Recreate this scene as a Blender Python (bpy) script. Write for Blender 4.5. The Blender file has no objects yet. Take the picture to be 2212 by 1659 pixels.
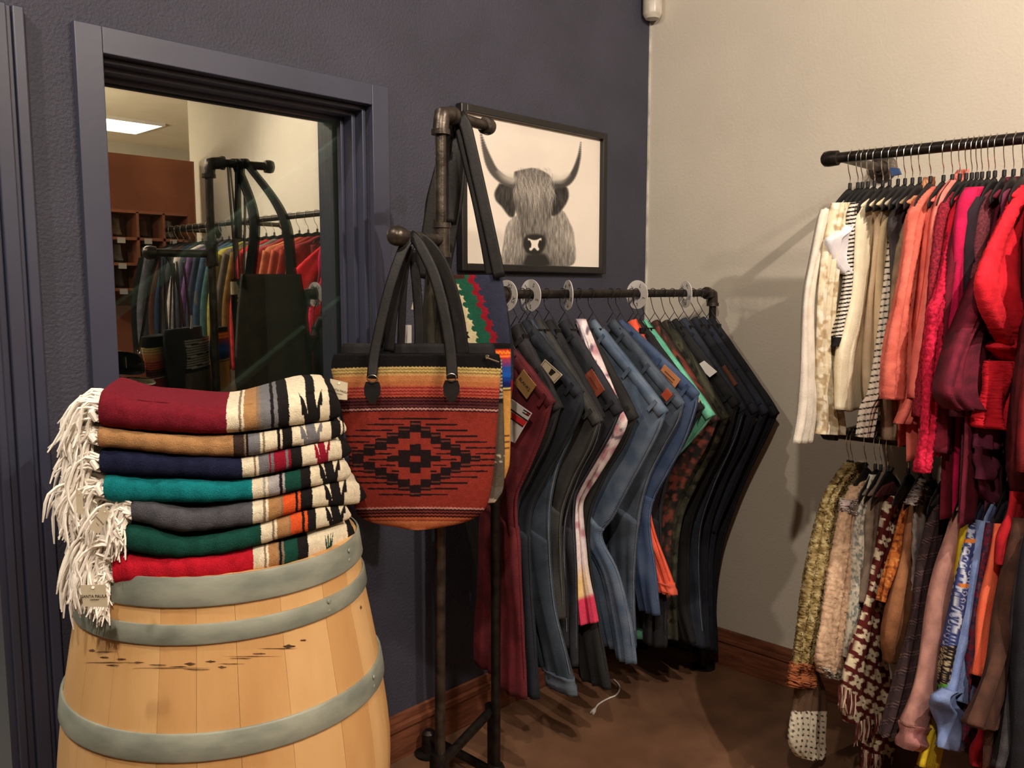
import bpy, bmesh, math, random
import numpy as np
from mathutils import Vector
rnd = random.Random(7); R_ = np.random.RandomState(7)
scene = bpy.context.scene; COL = scene.collection
# ---------------------------------------------------------------- camera
W, H, F = 2212, 1659, 1850.0
PIT, YAW = math.radians(6.3), math.radians(43.6)
CAM = np.array([0, 0, 1.45])
fw = np.array([math.cos(PIT)*math.cos(YAW), math.cos(PIT)*math.sin(YAW), -math.sin(PIT)])
rt = np.array([math.sin(YAW), -math.cos(YAW), 0.0]); up = np.cross(rt, fw)
fh = np.array([math.cos(YAW), math.sin(YAW), 0.0])
cd = bpy.data.cameras.new('camera'); cam = bpy.data.objects.new('camera', cd); COL.objects.link(cam)
cd.sensor_width = 36; cd.lens = 36*F/W; cd.clip_start = .02
cam.location = CAM; cam.rotation_euler = (math.radians(90)-PIT, 0, YAW-math.radians(90))
scene.camera = cam
# ---------------------------------------------------------------- world, lights, exposure
wd = bpy.data.worlds.new('world'); scene.world = wd; wd.use_nodes = True
wd.node_tree.nodes['Background'].inputs[0].default_value = (1, .9, .78, 1)
wd.node_tree.nodes['Background'].inputs[1].default_value = .05
vs = scene.view_settings; vs.view_transform = 'Standard'; vs.look = 'None'; vs.gamma = 1; vs.use_curve_mapping = False
vs.exposure = 0.32
def spot(name, loc, target, watt, ang, col, size=.035, blend=.6):
    l = bpy.data.lights.new(name, 'SPOT'); l.energy = watt; l.spot_size = math.radians(ang); l.spot_blend = blend
    l.color = col; l.shadow_soft_size = size
    o = bpy.data.objects.new(name, l); COL.objects.link(o); o.location = loc
    o.rotation_euler = (Vector(target)-Vector(loc)).to_track_quat('-Z', 'Y').to_euler(); return o
def area(name, loc, target, watt, sx, sy, col):
    l = bpy.data.lights.new(name, 'AREA'); l.shape = 'RECTANGLE'; l.size = sx; l.size_y = sy; l.energy = watt; l.color = col
    o = bpy.data.objects.new(name, l); COL.objects.link(o); o.location = loc
    o.rotation_euler = (Vector(target)-Vector(loc)).to_track_quat('-Z', 'Y').to_euler(); return o
WARM = (1, .87, .74)
spot('track_lamp_right', (1.60, -.44, 2.95), (2.75, 1.0, 1.4), 120, 125, WARM, .02)
spot('track_lamp_second', (1.25, -1.1, 2.95), (2.6, .9, 1.5), 60, 110, WARM, .04)
spot('track_lamp_left', (-.30, 1.5, 2.95), (1.6, 1.2, .6), 62, 140, WARM, .03)
spot('track_lamp_front', (-.35, -.15, 2.95), (1.25, 1.2, .9), 135, 128, (1, .86, .72), .05)
area('ceiling_panel_lamp', (1.5, -2.0, 2.96), (1.5, -2.0, 0), 20, .9, .9, (1, .88, .74))
area('added_uplight', (.9, -2.6, 2.1), (1.9, -3.4, 3), 90, .5, .5, (1, .86, .66))  # added fill, no real fixture: brightens the ceiling and back wall the window mirrors

# ---------------------------------------------------------------- pixel -> point on a real plane
def ray(x, y): return (fw*F + rt*(x-W/2) - up*(y-H/2))/F
def atZ(x, y, z): d = ray(x, y); return CAM + d*(z-CAM[2])/d[2]
def atY(x, y, v): d = ray(x, y); return CAM + d*v/d[1]
def atX(x, y, v): d = ray(x, y); return CAM + d*v/d[0]
def atD(x, y, v): d = ray(x, y); return CAM + d*v/(d@fh)
def proj(P):
    v = P-CAM; k = v@fw; return W/2+F*(v@rt)/k, H/2-F*(v@up)/k
# ---------------------------------------------------------------- helpers
def lin(c):
    c = np.asarray(c, float)/255.0
    return np.where(c <= .04045, c/12.92, ((c+.055)/1.055)**2.4)
def rgba(c): return tuple(lin(c))+(1,)
def smooth(pts, n):
    pts = np.array(pts, float); m = len(pts)
    if m == 2: t = np.linspace(0, 1, n)[:, None]; return pts[0]*(1-t)+pts[1]*t
    d = np.r_[0, np.cumsum(np.linalg.norm(np.diff(pts, axis=0), axis=1)+1e-9)]
    t = np.linspace(0, d[-1], n); out = np.zeros((n, pts.shape[1]))
    tan = np.zeros_like(pts)
    for i in range(m):
        a, b = max(i-1, 0), min(i+1, m-1); tan[i] = (pts[b]-pts[a])/(d[b]-d[a])
    k = np.clip(np.searchsorted(d, t, 'right')-1, 0, m-2)
    h = (d[k+1]-d[k]); s = ((t-d[k])/h)[:, None]; h = h[:, None]
    s2, s3 = s*s, s*s*s
    out = (2*s3-3*s2+1)*pts[k]+(s3-2*s2+s)*h*tan[k]+(-2*s3+3*s2)*pts[k+1]+(s3-s2)*h*tan[k+1]
    return out
def mkmesh(name, V, Fc, mat=None, parent=None, cols=None, smooth_sh=True, uv=None):
    me = bpy.data.meshes.new(name)
    V = np.asarray(V, float)
    me.from_pydata(V.tolist(), [], [tuple(f) for f in Fc]); 
    if smooth_sh: me.polygons.foreach_set('use_smooth', [True]*len(me.polygons))
    if cols is not None:
        at = me.color_attributes.new('Col', 'FLOAT_COLOR', 'POINT')
        c = np.ones((len(V), 4)); c[:, :3] = cols; at.data.foreach_set('color', c.ravel())
    if mat: me.materials.append(mat)
    o = bpy.data.objects.new(name, me); COL.objects.link(o)
    if parent: o.parent = parent; 
    return o
def gridfaces(r, c, wrap=False, off=0):
    F_ = []
    cc = c if wrap else c-1
    for i in range(r-1):
        for j in range(cc):
            a = off+i*c+j; b = off+i*c+(j+1) % c; F_.append((a, b, b+c, a+c))
    return F_
def tag(o, label, cat, group=None, kind=None):
    if label: o['label'] = label
    if cat: o['category'] = cat
    if group: o['group'] = group
    if kind: o['kind'] = kind
    return o
def thing(name, label, cat, group=None, loc=(0, 0, 0)):
    o = bpy.data.objects.new(name, None); COL.objects.link(o); o.empty_display_size = .05
    return tag(o, label, cat, group)
class MB:
    def __init__(s): s.V = []; s.F = []
    def add(s, V, Fc):
        o = len(s.V); s.V += [tuple(v) for v in V]; s.F += [tuple(i+o for i in f) for f in Fc]; return s
    def box(s, lo, hi):
        x0, y0, z0 = lo; x1, y1, z1 = hi
        V = [(x0, y0, z0), (x1, y0, z0), (x1, y1, z0), (x0, y1, z0), (x0, y0, z1), (x1, y0, z1), (x1, y1, z1), (x0, y1, z1)]
        return s.add(V, [(0, 3, 2, 1), (4, 5, 6, 7), (0, 1, 5, 4), (1, 2, 6, 5), (2, 3, 7, 6), (3, 0, 4, 7)])
    def tube(s, pts, r, n=10, cap=True):
        pts = np.array(pts, float); m = len(pts); r = np.broadcast_to(np.array(r, float), (m,))
        T = np.gradient(pts, axis=0); T /= np.linalg.norm(T, axis=1)[:, None]+1e-12
        a = np.array([0, 0, 1.0]) if abs(T[0][2]) < .9 else np.array([1.0, 0, 0])
        u = np.cross(T[0], a); u /= np.linalg.norm(u); V = []
        for i in range(m):
            u = u-T[i]*(u@T[i]); u /= np.linalg.norm(u)+1e-12; v = np.cross(T[i], u)
            for k in range(n):
                an = 2*math.pi*k/n; V.append(pts[i]+r[i]*(math.cos(an)*u+math.sin(an)*v))
        Fc = gridfaces(m, n, True)
        if cap: Fc += [tuple(range(n))[::-1], tuple(range((m-1)*n, m*n))]
        return s.add(V, Fc)
    def lathe(s, prof, c, axis=(0, 0, 1), n=24):
        ax = np.array(axis, float); ax /= np.linalg.norm(ax)
        a = np.array([1.0, 0, 0]) if abs(ax[0]) < .9 else np.array([0, 1.0, 0])
        u = np.cross(ax, a); u /= np.linalg.norm(u); v = np.cross(ax, u); V = []
        for (r, h) in prof:
            for k in range(n):
                an = 2*math.pi*k/n; V.append(np.array(c)+ax*h+r*(math.cos(an)*u+math.sin(an)*v))
        return s.add(V, gridfaces(len(prof), n, True)+[tuple(range(n))[::-1], tuple(range((len(prof)-1)*n, len(prof)*n))])
    def build(s, name, mat, parent=None, sm=False, bevel=0):
        o = mkmesh(name, s.V, s.F, mat, parent, smooth_sh=sm)
        if sm:
            try: o.data.set_sharp_from_angle(angle=math.radians(40))
            except Exception: pass
        if bevel:
            b = o.modifiers.new('bevel', 'BEVEL'); b.width = bevel; b.segments = 2
        return o
# ---------------------------------------------------------------- materials
MATS = {}
def mat(name, c1, c2=None, rough=.85, nscale=12, detail=4, bump=.15, bscale=300, metal=0, weave=None, stretch=(1, 1, 1), vcol=False, spec=.3, sheen=0):
    if name in MATS: return MATS[name]
    m = bpy.data.materials.new(name); m.use_nodes = True; nt = m.node_tree; N = nt.nodes; L = nt.links
    b = N['Principled BSDF']; b.inputs['Roughness'].default_value = rough; b.inputs['Metallic'].default_value = metal
    b.inputs['Specular IOR Level'].default_value = spec
    if sheen: b.inputs['Sheen Weight'].default_value = sheen
    tc = N.new('ShaderNodeTexCoord'); mp = N.new('ShaderNodeMapping'); mp.inputs['Scale'].default_value = stretch
    L.new(tc.outputs['Object'], mp.inputs['Vector'])
    n1 = N.new('ShaderNodeTexNoise'); n1.inputs['Scale'].default_value = nscale; n1.inputs['Detail'].default_value = detail
    L.new(mp.outputs[0], n1.inputs['Vector'])
    if c2 is None: c2 = tuple(v*.78 for v in c1)
    if vcol:
        at = N.new('ShaderNodeVertexColor'); at.layer_name = 'Col'
        mx = N.new('ShaderNodeMix'); mx.data_type = 'RGBA'; mx.blend_type = 'MULTIPLY'; mx.inputs[0].default_value = 1
        rp = N.new('ShaderNodeMapRange'); rp.inputs[3].default_value = .72; rp.inputs[4].default_value = 1.25
        L.new(n1.outputs[0], rp.inputs[0]); L.new(at.outputs[0], mx.inputs[6]); L.new(rp.outputs[0], mx.inputs[7])
        L.new(mx.outputs[2], b.inputs['Base Color'])
    else:
        cr = N.new('ShaderNodeValToRGB'); cr.color_ramp.elements[0].position = .36; cr.color_ramp.elements[1].position = .64
        cr.color_ramp.elements[0].color = rgba(c2); cr.color_ramp.elements[1].color = rgba(c1)
        L.new(n1.outputs[0], cr.inputs[0]); L.new(cr.outputs[0], b.inputs['Base Color'])
    if bump:
        bp = N.new('ShaderNodeBump'); bp.inputs['Strength'].default_value = bump; bp.inputs['Distance'].default_value = .004
        if weave:
            w = N.new('ShaderNodeTexWave'); w.inputs['Scale'].default_value = weave; w.inputs['Distortion'].default_value = 1.5
            w.bands_direction = 'DIAGONAL'; L.new(mp.outputs[0], w.inputs['Vector']); L.new(w.outputs[1], bp.inputs['Height'])
        else:
            n2 = N.new('ShaderNodeTexNoise'); n2.inputs['Scale'].default_value = bscale; n2.inputs['Detail'].default_value = 2
            L.new(mp.outputs[0], n2.inputs['Vector']); L.new(n2.outputs[0], bp.inputs['Height'])
        L.new(bp.outputs[0], b.inputs['Normal'])
    MATS[name] = m; return m
def fab(c, c2=None, **k):
    key = 'fabric_%d_%d_%d' % tuple(int(v) for v in c)
    k.setdefault('rough', .92); k.setdefault('nscale', 25); k.setdefault('bump', .35); k.setdefault('bscale', 420)
    return mat(key, c, c2, **k)
navy = mat('navy_wall_paint', (60, 60, 73), (54, 54, 66), rough=.62, nscale=4, bump=.55, bscale=130, spec=.35)
navytrim = mat('navy_gloss_trim', (60, 62, 80), (54, 56, 73), rough=.38, nscale=3, bump=.05, bscale=60, spec=.45)
beige = mat('beige_wall_paint', (190, 182, 168), (184, 176, 162), rough=.8, nscale=3, bump=.25, bscale=110)
ceilm = mat('ceiling_paint', (238, 228, 205), (230, 220, 198), rough=.9, nscale=3, bump=.1)
floorm = mat('stained_concrete', (124, 90, 68), (98, 70, 53), rough=.5, nscale=5, detail=8, bump=.12, bscale=60)
basem = mat('brown_stained_wood', (124, 76, 54), (94, 54, 38), rough=.4, nscale=9, bump=.1, bscale=60, stretch=(1, 1, 8))
blackm = mat('black_steel_pipe', (58, 52, 48), (38, 34, 32), rough=.42, metal=.75, nscale=30, bump=.25, bscale=90)
steelm = mat('dark_steel_pipe', (92, 84, 76), (62, 56, 50), rough=.38, metal=.8, nscale=30, bump=.2, bscale=90)
chrome = mat('chrome', (220, 215, 205), (205, 200, 190), rough=.18, metal=1, bump=0)
hangm = mat('black_velvet_hanger', (30, 28, 29), (20, 19, 20), rough=.6, bump=.1)
wirem = mat('black_wire', (26, 24, 24), rough=.45, bump=0)
papm = mat('cream_card', (205, 192, 165), (196, 182, 154), rough=.8, bump=.05)
whitep = mat('white_card', (215, 210, 205), (205, 200, 195), rough=.7, bump=.05)
inkm = mat('black_ink', (38, 33, 30), rough=.8, bump=0)
vcloth = mat('printed_cloth', (200, 200, 200), vcol=True, nscale=60, rough=.95, bump=.55, bscale=520, spec=.15)
vknit = mat('woven_wool', (200, 200, 200), vcol=True, nscale=90, rough=.97, bump=.8, bscale=650, spec=.1)
vflat = mat('printed_paper', (200, 200, 200), vcol=True, nscale=2, rough=.55, bump=0, spec=.3)
# ---------------------------------------------------------------- room shell
YW, XW, ZC = 2.0, 2.88, 3.0
def struct(name, boxes, m, bevel=0):
    mb = MB()
    for lo, hi in boxes: mb.box(lo, hi)
    o = mb.build(name, m, bevel=bevel); o['kind'] = 'structure'; return o
XL0 = -3.2; YB = -5.2
XE = 5.4
struct('floor', [((XL0, YB, -.1), (XE, 5.2, 0))], floorm)
struct('ceiling', [((XL0, YB, ZC), (XE, 5.2, ZC+.1))], ceilm)
struct('wall_right', [((XW, -1.62, 0), (XW+.15, 5.2, ZC))], beige)
struct('wall_far_right', [((XE, YB, 0), (XE+.15, -1.5, ZC)), ((XW+.15, -1.62, 0), (XE+.15, -1.5, ZC))], beige)
struct('wall_left', [((XL0-.15, YB, 0), (XL0, 5.2, ZC))], beige)
struct('wall_back', [((XL0, YB-.15, 0), (XE+.15, YB, ZC))], beige)
# navy wall with the window opening and the doorway
WX0, WX1, WZ0, WZ1 = .787, 1.514, .98, 1.962
DX1, DZ1, DX0 = .535, 1.965, -.35
struct('wall_navy', [((XL0, YW, 0), (DX0, YW+.15, ZC)), ((DX0, YW, DZ1), (DX1, YW+.15, ZC)), ((DX1, YW, 0), (WX0, YW+.15, ZC)),
     ((WX0, YW, 0), (WX1, YW+.15, WZ0)), ((WX0, YW, WZ1), (WX1, YW+.15, ZC)), ((WX1, YW, 0), (XW, YW+.15, ZC))], navy)
# window: stepped casing, stops, sill and the pane
win = thing('window_1', None, None); win['kind'] = 'structure'
def frame(x0, x1, z0, z1, w, ya, yb, name, m, parent, sides='lrtb', bevel=.002):
    segs = {'l': ((x0-w, ya, z0-w), (x0, yb, z1+w)), 'r': ((x1, ya, z0-w), (x1+w, yb, z1+w)),
            't': ((x0, ya, z1), (x1, yb, z1+w)), 'b': ((x0, ya, z0-w), (x1, yb, z0))}
    for s in sides: MB().box(*segs[s]).build(name, m, parent, bevel=bevel)
frame(WX0, WX1, WZ0, WZ1, .058, YW-.020, YW, 'casing', navytrim, win)
frame(WX0+.012, WX1-.012, WZ0+.012, WZ1-.012, .012, YW+.012, YW+.045, 'jamb', navytrim, win)
frame(WX0+.024, WX1-.024, WZ0+.024, WZ1-.024, .024, YW+.045, YW+.085, 'jamb', navytrim, win)
frame(WX0+.034, WX1-.034, WZ0+.034, WZ1-.034, .034, YW+.085, YW+.105, 'glazing_bead', navytrim, win)
gm = bpy.data.materials.new('window_glass'); gm.use_nodes = True; nt = gm.node_tree; nt.nodes.clear()
go = nt.nodes.new('ShaderNodeOutputMaterial'); mx = nt.nodes.new('ShaderNodeMixShader'); tr = nt.nodes.new('ShaderNodeBsdfTransparent'); gl = nt.nodes.new('ShaderNodeBsdfGlossy')
gl.inputs['Roughness'].default_value = .0; gl.inputs['Color'].default_value = (.92, .92, .86, 1); tr.inputs[0].default_value = (.7, .76, .72, 1)
fr = nt.nodes.new('ShaderNodeLayerWeight'); fr.inputs[0].default_value = .35
mr = nt.nodes.new('ShaderNodeMapRange'); mr.inputs[3].default_value = .58; mr.inputs[4].default_value = .95
nt.links.new(fr.outputs['Fresnel'], mr.inputs[0]); nt.links.new(mr.outputs[0], mx.inputs[0])
nt.links.new(tr.outputs[0], mx.inputs[1]); nt.links.new(gl.outputs[0], mx.inputs[2]); nt.links.new(mx.outputs[0], go.inputs[0])
MB().box((WX0, 2.116, WZ0), (WX1, 2.122, WZ1)).build('pane', gm, win)
MB().box((WX0-.06, YW-.04, WZ0-.062), (WX1+.06, YW, WZ0-.04)).build('sill', navytrim, win, bevel=.003)
# doorway at the left: fluted casing
dr = thing('door_1', None, None); dr['kind'] = 'structure'
for a, b_, d in ((DX1, DX1+.016, .026), (DX1+.016, DX1+.034, .012), (DX1+.034, DX1+.064, .024), (DX1+.064, DX1+.076, .012), (DX1+.076, DX1+.098, .020)):
    MB().box((a, YW-d, 0), (b_, YW, DZ1+.06)).build('casing', navytrim, dr, bevel=.003)
MB().box((DX0-.1, YW-.022, DZ1), (DX1, YW, DZ1+.06)).build('casing', navytrim, dr, bevel=.003)
MB().box((DX1-.012, YW-.008, 0), (DX1, YW+.15, DZ1)).build('jamb', navytrim, dr)
# baseboards (two stepped boards each)
for nm, segs in (('baseboard_navy', [((.66, YW-.016, 0), (XW, YW, .10)), ((.66, YW-.026, .10), (XW, YW, .118)), ((.66, YW-.012, .118), (XW, YW, .145))]),
                 ('baseboard_right', [((XW-.016, -1.62, 0), (XW, YW, .10)), ((XW-.026, -1.62, .10), (XW, YW, .118)), ((XW-.012, -1.62, .118), (XW, YW, .145))])):
    e = thing(nm, None, None); e['kind'] = 'structure'
    for lo, hi in segs: MB().box(lo, hi).build('moulding', basem, e, bevel=.002)
# thin pale edge strip down the wall corner
tr_ = MB().box((XW-.006, YW-.006, .15), (XW, YW, ZC)).build('trim_1', mat('corner_caulk', (205, 200, 190), bump=0)); tr_['kind'] = 'structure'
# room behind the glass (unlit stairwell) and the lit room behind the doorway
struct('wall_stairwell', [((.62, 2.15, 0), (.70, 5.0, ZC)), ((.7, 4.9, 0), (XW, 5.0, ZC))], mat('grey_stairwell_paint', (70, 72, 66), rough=.9))
struct('wall_storeroom', [((-3.2, 5.0, 0), (.62, 5.1, ZC))], mat('storeroom_paint', (120, 130, 150), rough=.9))
pale = mat('pale_concrete', (190, 188, 172), (160, 158, 142), rough=.6, nscale=6, detail=8)
struct('floor_storeroom', [((-3.2, 2.15, 0), (.62, 5.0, .006))], pale)
area('storeroom_lamp', (-.6, 3.4, 2.9), (-.6, 3.4, 0), 30, .8, .8, (1, .93, .8))
area('stair_rail_fill', (1.6, 2.6, 2.9), (1.9, 3.2, 1.2), 14.0, .4, .4, (.85, 1, .85))  # added weak fill so the rails show faintly through the glass
st = thing('stair_rail', 'grey sloping stair rail seen faintly through the window glass', 'handrail')
sg = mat('stair_grey', (150, 160, 145), rough=.5)
def yrail(pa, pb, w, nm, dep=3.0):
    a, b_ = atY(*pa, dep), atY(*pb, dep); d = (b_-a); n = np.array([-d[2], 0, d[0]]); n /= np.linalg.norm(n)
    V = [a-n*w, b_-n*w, b_+n*w, a+n*w]; V2 = [v+np.array([0, .04, 0]) for v in V]
    MB().add(V+V2, [(0, 1, 2, 3), (7, 6, 5, 4), (0, 4, 5, 1), (1, 5, 6, 2), (2, 6, 7, 3), (3, 7, 4, 0)]).build(nm, sg, st, bevel=.004)
yrail((200, 715), (760, 290), .022, 'rail'); yrail((450, 885), (800, 600), .012, 'rail')
yrail((640, 130), (760, 260), .018, 'post')
MB().tube([atY(668, 560, 3.0), atY(690, 1100, 3.0)], .03, 12).build('post', sg, st, sm=True)
# storeroom things at the far left edge
tb = thing('storage_tub', 'white plastic tub on the pale floor beyond the doorway', 'tub')
c0 = atZ(-40, 1420, .006); MB().lathe([(.12, 0), (.16, .34), (.17, .35), (.155, .35), (.115, .02)], c0, n=20).build('shell', mat('white_plastic', (205, 203, 185), rough=.5), tb, sm=True)
MB().box(tuple(c0+np.array([-.09, -.09, .20])), tuple(c0+np.array([.09, .09, .42]))).build('blue_liner', mat('blue_fabric', (60, 95, 150)), tb, bevel=.01)
# ---------------------------------------------------------------- sensor in the corner
t = thing('motion_sensor', 'white plastic motion sensor mounted high in the wall corner', 'sensor')
sw = mat('sensor_plastic', (226, 216, 200), rough=.35, bump=0, spec=.5)
c0 = np.array([2.838, 1.962, 2.478])
MB().lathe([(.026, 0), (.034, .012), (.036, .02), (.036, .085), (.032, .098), (.02, .105)], c0, n=28).build('lower_body', sw, t, sm=True)
MB().lathe([(.030, .110), (.038, .116), (.038, .21), (.03, .225)], c0, n=28).build('upper_body', sw, t, sm=True)
MB().box(tuple(c0+np.array([.0, .0, .02])), tuple(c0+np.array([.04, .036, .2]))).build('bracket', sw, t, bevel=.003)
# ---------------------------------------------------------------- sheet loft: closed cloth-like tube between two silhouettes
def sheet(name, Lp, Rp, nrm, th, m, parent, rows=44, cols=12, ripple=.006, freq=3.0, seed=0, fuzz=0, colf=None, openbot=False, flat=0):
    r = np.random.RandomState(seed+11)
    A = smooth(Lp, rows); B = smooth(Rp, rows); nrm = np.array(nrm, float); nrm /= np.linalg.norm(nrm)
    v = np.linspace(0, 1, rows)[:, None]; n = 2*cols
    k = np.arange(n); s = k/cols
    uu = np.where(k <= cols, k/cols, 2-k/cols)[None, :]; sg = np.where(k <= cols, 1, -1)[None, :]*np.where((k == 0) | (k == cols), 0, 1)[None, :]
    prof = np.sqrt(np.clip(1-(2*uu-1)**2, 0, 1))**(.15 if flat else .7)
    ph = r.rand(4)*6.28
    rip = ripple*(np.sin(uu*freq*6.28+ph[0]+v*2.0*(r.rand()-.5)*3)+.6*np.sin(uu*freq*11+ph[1]-v*3)+.8*np.sin(v*7+uu*3+ph[2]))*(.25+.75*v)*np.clip(prof*1.3, 0, 1)
    thv = th*(.85+.15*np.sin(v*9+ph[3]))
    off = sg*prof*thv/2+rip
    P = A[:, None, :]*(1-uu[..., None])+B[:, None, :]*uu[..., None]+off[..., None]*nrm
    if fuzz: P = P+(r.rand(*P.shape)-.5)*2*fuzz
    V = P.reshape(-1, 3); Fc = gridfaces(rows, n, True)
    Fc.append(tuple(range(n))[::-1]); 
    if not openbot: Fc.append(tuple(range((rows-1)*n, rows*n)))
    cols_ = None
    if colf: cols_ = colf(np.broadcast_to(uu, (rows, n)), np.broadcast_to(v, (rows, n)), P).reshape(-1, 3)
    return mkmesh(name, V, Fc, m, parent, cols_)
def lr(rows, f): return [f(x0, y) for y, x0, x1 in rows], [f(x1, y) for y, x0, x1 in rows]
def hashn(a, b=0): return np.mod(np.sin(np.asarray(a)*12.9898+np.asarray(b)*78.233)*43758.5453, 1.0)
def vnoise(x, y, seed=0):
    xi, yi = np.floor(x), np.floor(y); fx, fy = x-xi, y-yi; fx = fx*fx*(3-2*fx); fy = fy*fy*(3-2*fy)
    h = lambda a, b: hashn(a+seed*17.3, b)
    return (h(xi, yi)*(1-fx)+h(xi+1, yi)*fx)*(1-fy)+(h(xi, yi+1)*(1-fx)+h(xi+1, yi+1)*fx)*fy
# ---------------------------------------------------------------- wine barrel
BC = np.array([.845, 1.63, 0]); BT = .942
bar = thing('wine_barrel', 'pale oak wine barrel with grey galvanised hoops under the blanket stack', 'barrel')
zk = [0, .12, .28, .475, .63, .68, .83, .90, BT]; rk = [.272, .296, .322, .334, .318, .311, .284, .276, .270]
def br(z): return float(smooth(np.c_[zk, rk], 200)[:, 1][np.argmin(abs(smooth(np.c_[zk, rk], 200)[:, 0]-z))])
oak = [mat('oak_stave_%s' % n, c, c2, rough=.5, nscale=7, detail=8, bump=.12, bscale=90, stretch=(1, 1, .22), spec=.35)
       for n, c, c2 in (('pale', (220, 178, 124), (204, 158, 102)), ('mid', (214, 170, 114), (196, 148, 94)), ('warm', (208, 162, 106), (190, 140, 88)))]
hoopm = mat('galvanised_hoop', (158, 162, 148), (126, 132, 122), rough=.45, metal=.12, nscale=9, detail=8, bump=.08, bscale=40, stretch=(1, 1, 2.5), spec=.5)
NS = 24; wts = [1+.5*(rnd.random()-.5) for _ in range(NS)]; cum = np.r_[0, np.cumsum(wts)]/sum(wts)*2*math.pi+.3
zs = np.linspace(0, BT, 22); rs = [br(z) for z in zs]
for i in range(NS):
    a0, a1 = cum[i]+.0009, cum[i+1]-.0009; an = np.linspace(a0, a1, 5); V = []
    for z, r in zip(zs, rs):
        pr = (rnd.random()-.5)*.0004
        for q, a in enumerate(an): V.append(BC+np.array([(r-(.0006 if q in (0, 4) else 0)+pr)*math.cos(a), (r-(.0006 if q in (0, 4) else 0)+pr)*math.sin(a), z]))
    for z, r in zip(zs, rs):
        for a in an: V.append(BC+np.array([(r-.024)*math.cos(a), (r-.024)*math.sin(a), z]))
    n = len(zs)*5; Fc = gridfaces(len(zs), 5)+[tuple(j+n for j in f[::-1]) for f in gridfaces(len(zs), 5)]
    for k in range(4): b0 = n-5+k; Fc.append((b0, b0+1, b0+1+n, b0+n))
    for k in range(len(zs)-1): Fc.append((k*5, k*5+5, k*5+5+n, k*5+n)); Fc.append((k*5+4, k*5+4+n, k*5+9+n, k*5+9))
    so = mkmesh('stave', V, Fc, oak[rnd.randrange(3)], bar); so.data.set_sharp_from_angle(angle=math.radians(30))
def hoop(z0, z1, rr=None):
    m = MB(); n = 72; V = []
    for (z, d) in ((z0, .0005), (z0, .0045), (z0+.003, .0058), (z1-.003, .0058), (z1, .0045), (z1, .0005)):
        for k in range(n): a = 2*math.pi*k/n; r = br(z)+d; V.append(BC+np.array([r*math.cos(a), r*math.sin(a), z]))
    return m.add(V, gridfaces(6, n, True)).build('hoop', hoopm, bar, sm=True)
hs = [hoop(.893, .945), hoop(.827, .862), hoop(.628, .676), hoop(.27, .315), hoop(.09, .13), hoop(0.005, .055)]
for h_, zz, an in ((hs[0], .92, -1.05), (hs[1], .845, -1.35), (hs[2], .652, -1.0)):
    for dz in (-.01, .01):
        r = br(zz)+.0055; p = BC+np.array([r*math.cos(an), r*math.sin(an), zz+dz])
        MB().lathe([(.005, 0), (.004, .0025), (.001, .003)], p, (math.cos(an), math.sin(an), 0), 10).build('rivet', hoopm, h_, sm=True)
MB().lathe([(.25, BT-.035), (.25, BT-.02)], BC, n=40).build('head', oak[1], bar)
# dark scuffs on the bilge
sm_ = mat('dark_scuff', (70, 48, 32), (110, 78, 50), rough=.7, bump=0)
for (px, py, w, h_) in ((198, 1405, 14, 5), (225, 1420, 20, 4), (262, 1424, 22, 4), (243, 1437, 30, 3), (300, 1431, 26, 3), (410, 1434, 26, 5), (455, 1429, 24, 4), (385, 1440, 40, 2), (425, 1446, 60, 2), (520, 1422, 50, 2), (560, 1412, 30, 3), (625, 1396, 28, 7), (655, 1383, 14, 4), (480, 1441, 20, 4), (660, 1330, 0, 0), (780, 1312, 4, 9), (340, 1436, 40, 2), (370, 1443, 170, 1.5), (545, 1418, 130, 1.5), (240, 1431, 120, 1.5), (230, 1408, 50, 2), (600, 1401, 90, 1.5), (500, 1434, 60, 1.5)):
    if not w: continue
    V = []; nn = 9
    for q in range(nn):
        x = px-w/2+w*q/(nn-1); hh = h_*.5*math.sin(math.pi*(q+.15)/(nn-.7))*(.6+.8*rnd.random())
        for s in (-1, 1):
            yy = py+s*hh-(x-px)*.0
            d = ray(x, yy); t_ = 1.0
            for _ in range(30):
                P = CAM+d*t_; r = math.hypot(P[0]-BC[0], P[1]-BC[1]); t_ += (r-(br(P[2])+.0008))*.8
            V.append(CAM+d*t_)
    V2 = [v+(BC-v)*np.array([.01, .01, 0]) for v in V]
    MB().add(V, [(2*i, 2*i+1, 2*i+3, 2*i+2) for i in range(nn-1)]).build('scuff', sm_, bar)
# ---------------------------------------------------------------- folded blankets
PP = smooth([(.46, 1.66), (.578, 1.527), (.67, 1.435), (.78, 1.378), (.89, 1.377), (1.03, 1.44), (1.12, 1.50)], 300)
PAZ = np.degrees(np.arctan2(PP[:, 1], PP[:, 0])); o_ = np.argsort(PAZ)
def front_pt(px, py):
    d = ray(px, py); az = math.degrees(math.atan2(d[1], d[0]))
    q = np.array([np.interp(az, PAZ[o_], PP[o_, 0]), np.interp(az, PAZ[o_], PP[o_, 1])])
    return CAM+d*(q@d[:2])/(d[:2]@d[:2])
INW = np.array([.50, .866, 0])
C_ = dict(cream=(236, 224, 196), black=(30, 27, 28), maroon=(122, 30, 44), tan=(176, 132, 88), taupe=(140, 120, 100), grey=(118, 118, 122), navy=(30, 34, 60), teal=(22, 124, 130),
          green=(24, 72, 62), orange=(226, 92, 44), red=(192, 28, 46), brown=(58, 44, 38), lgrey=(172, 168, 168), dgrey=(84, 84, 90), crim=(146, 26, 48))
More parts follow.
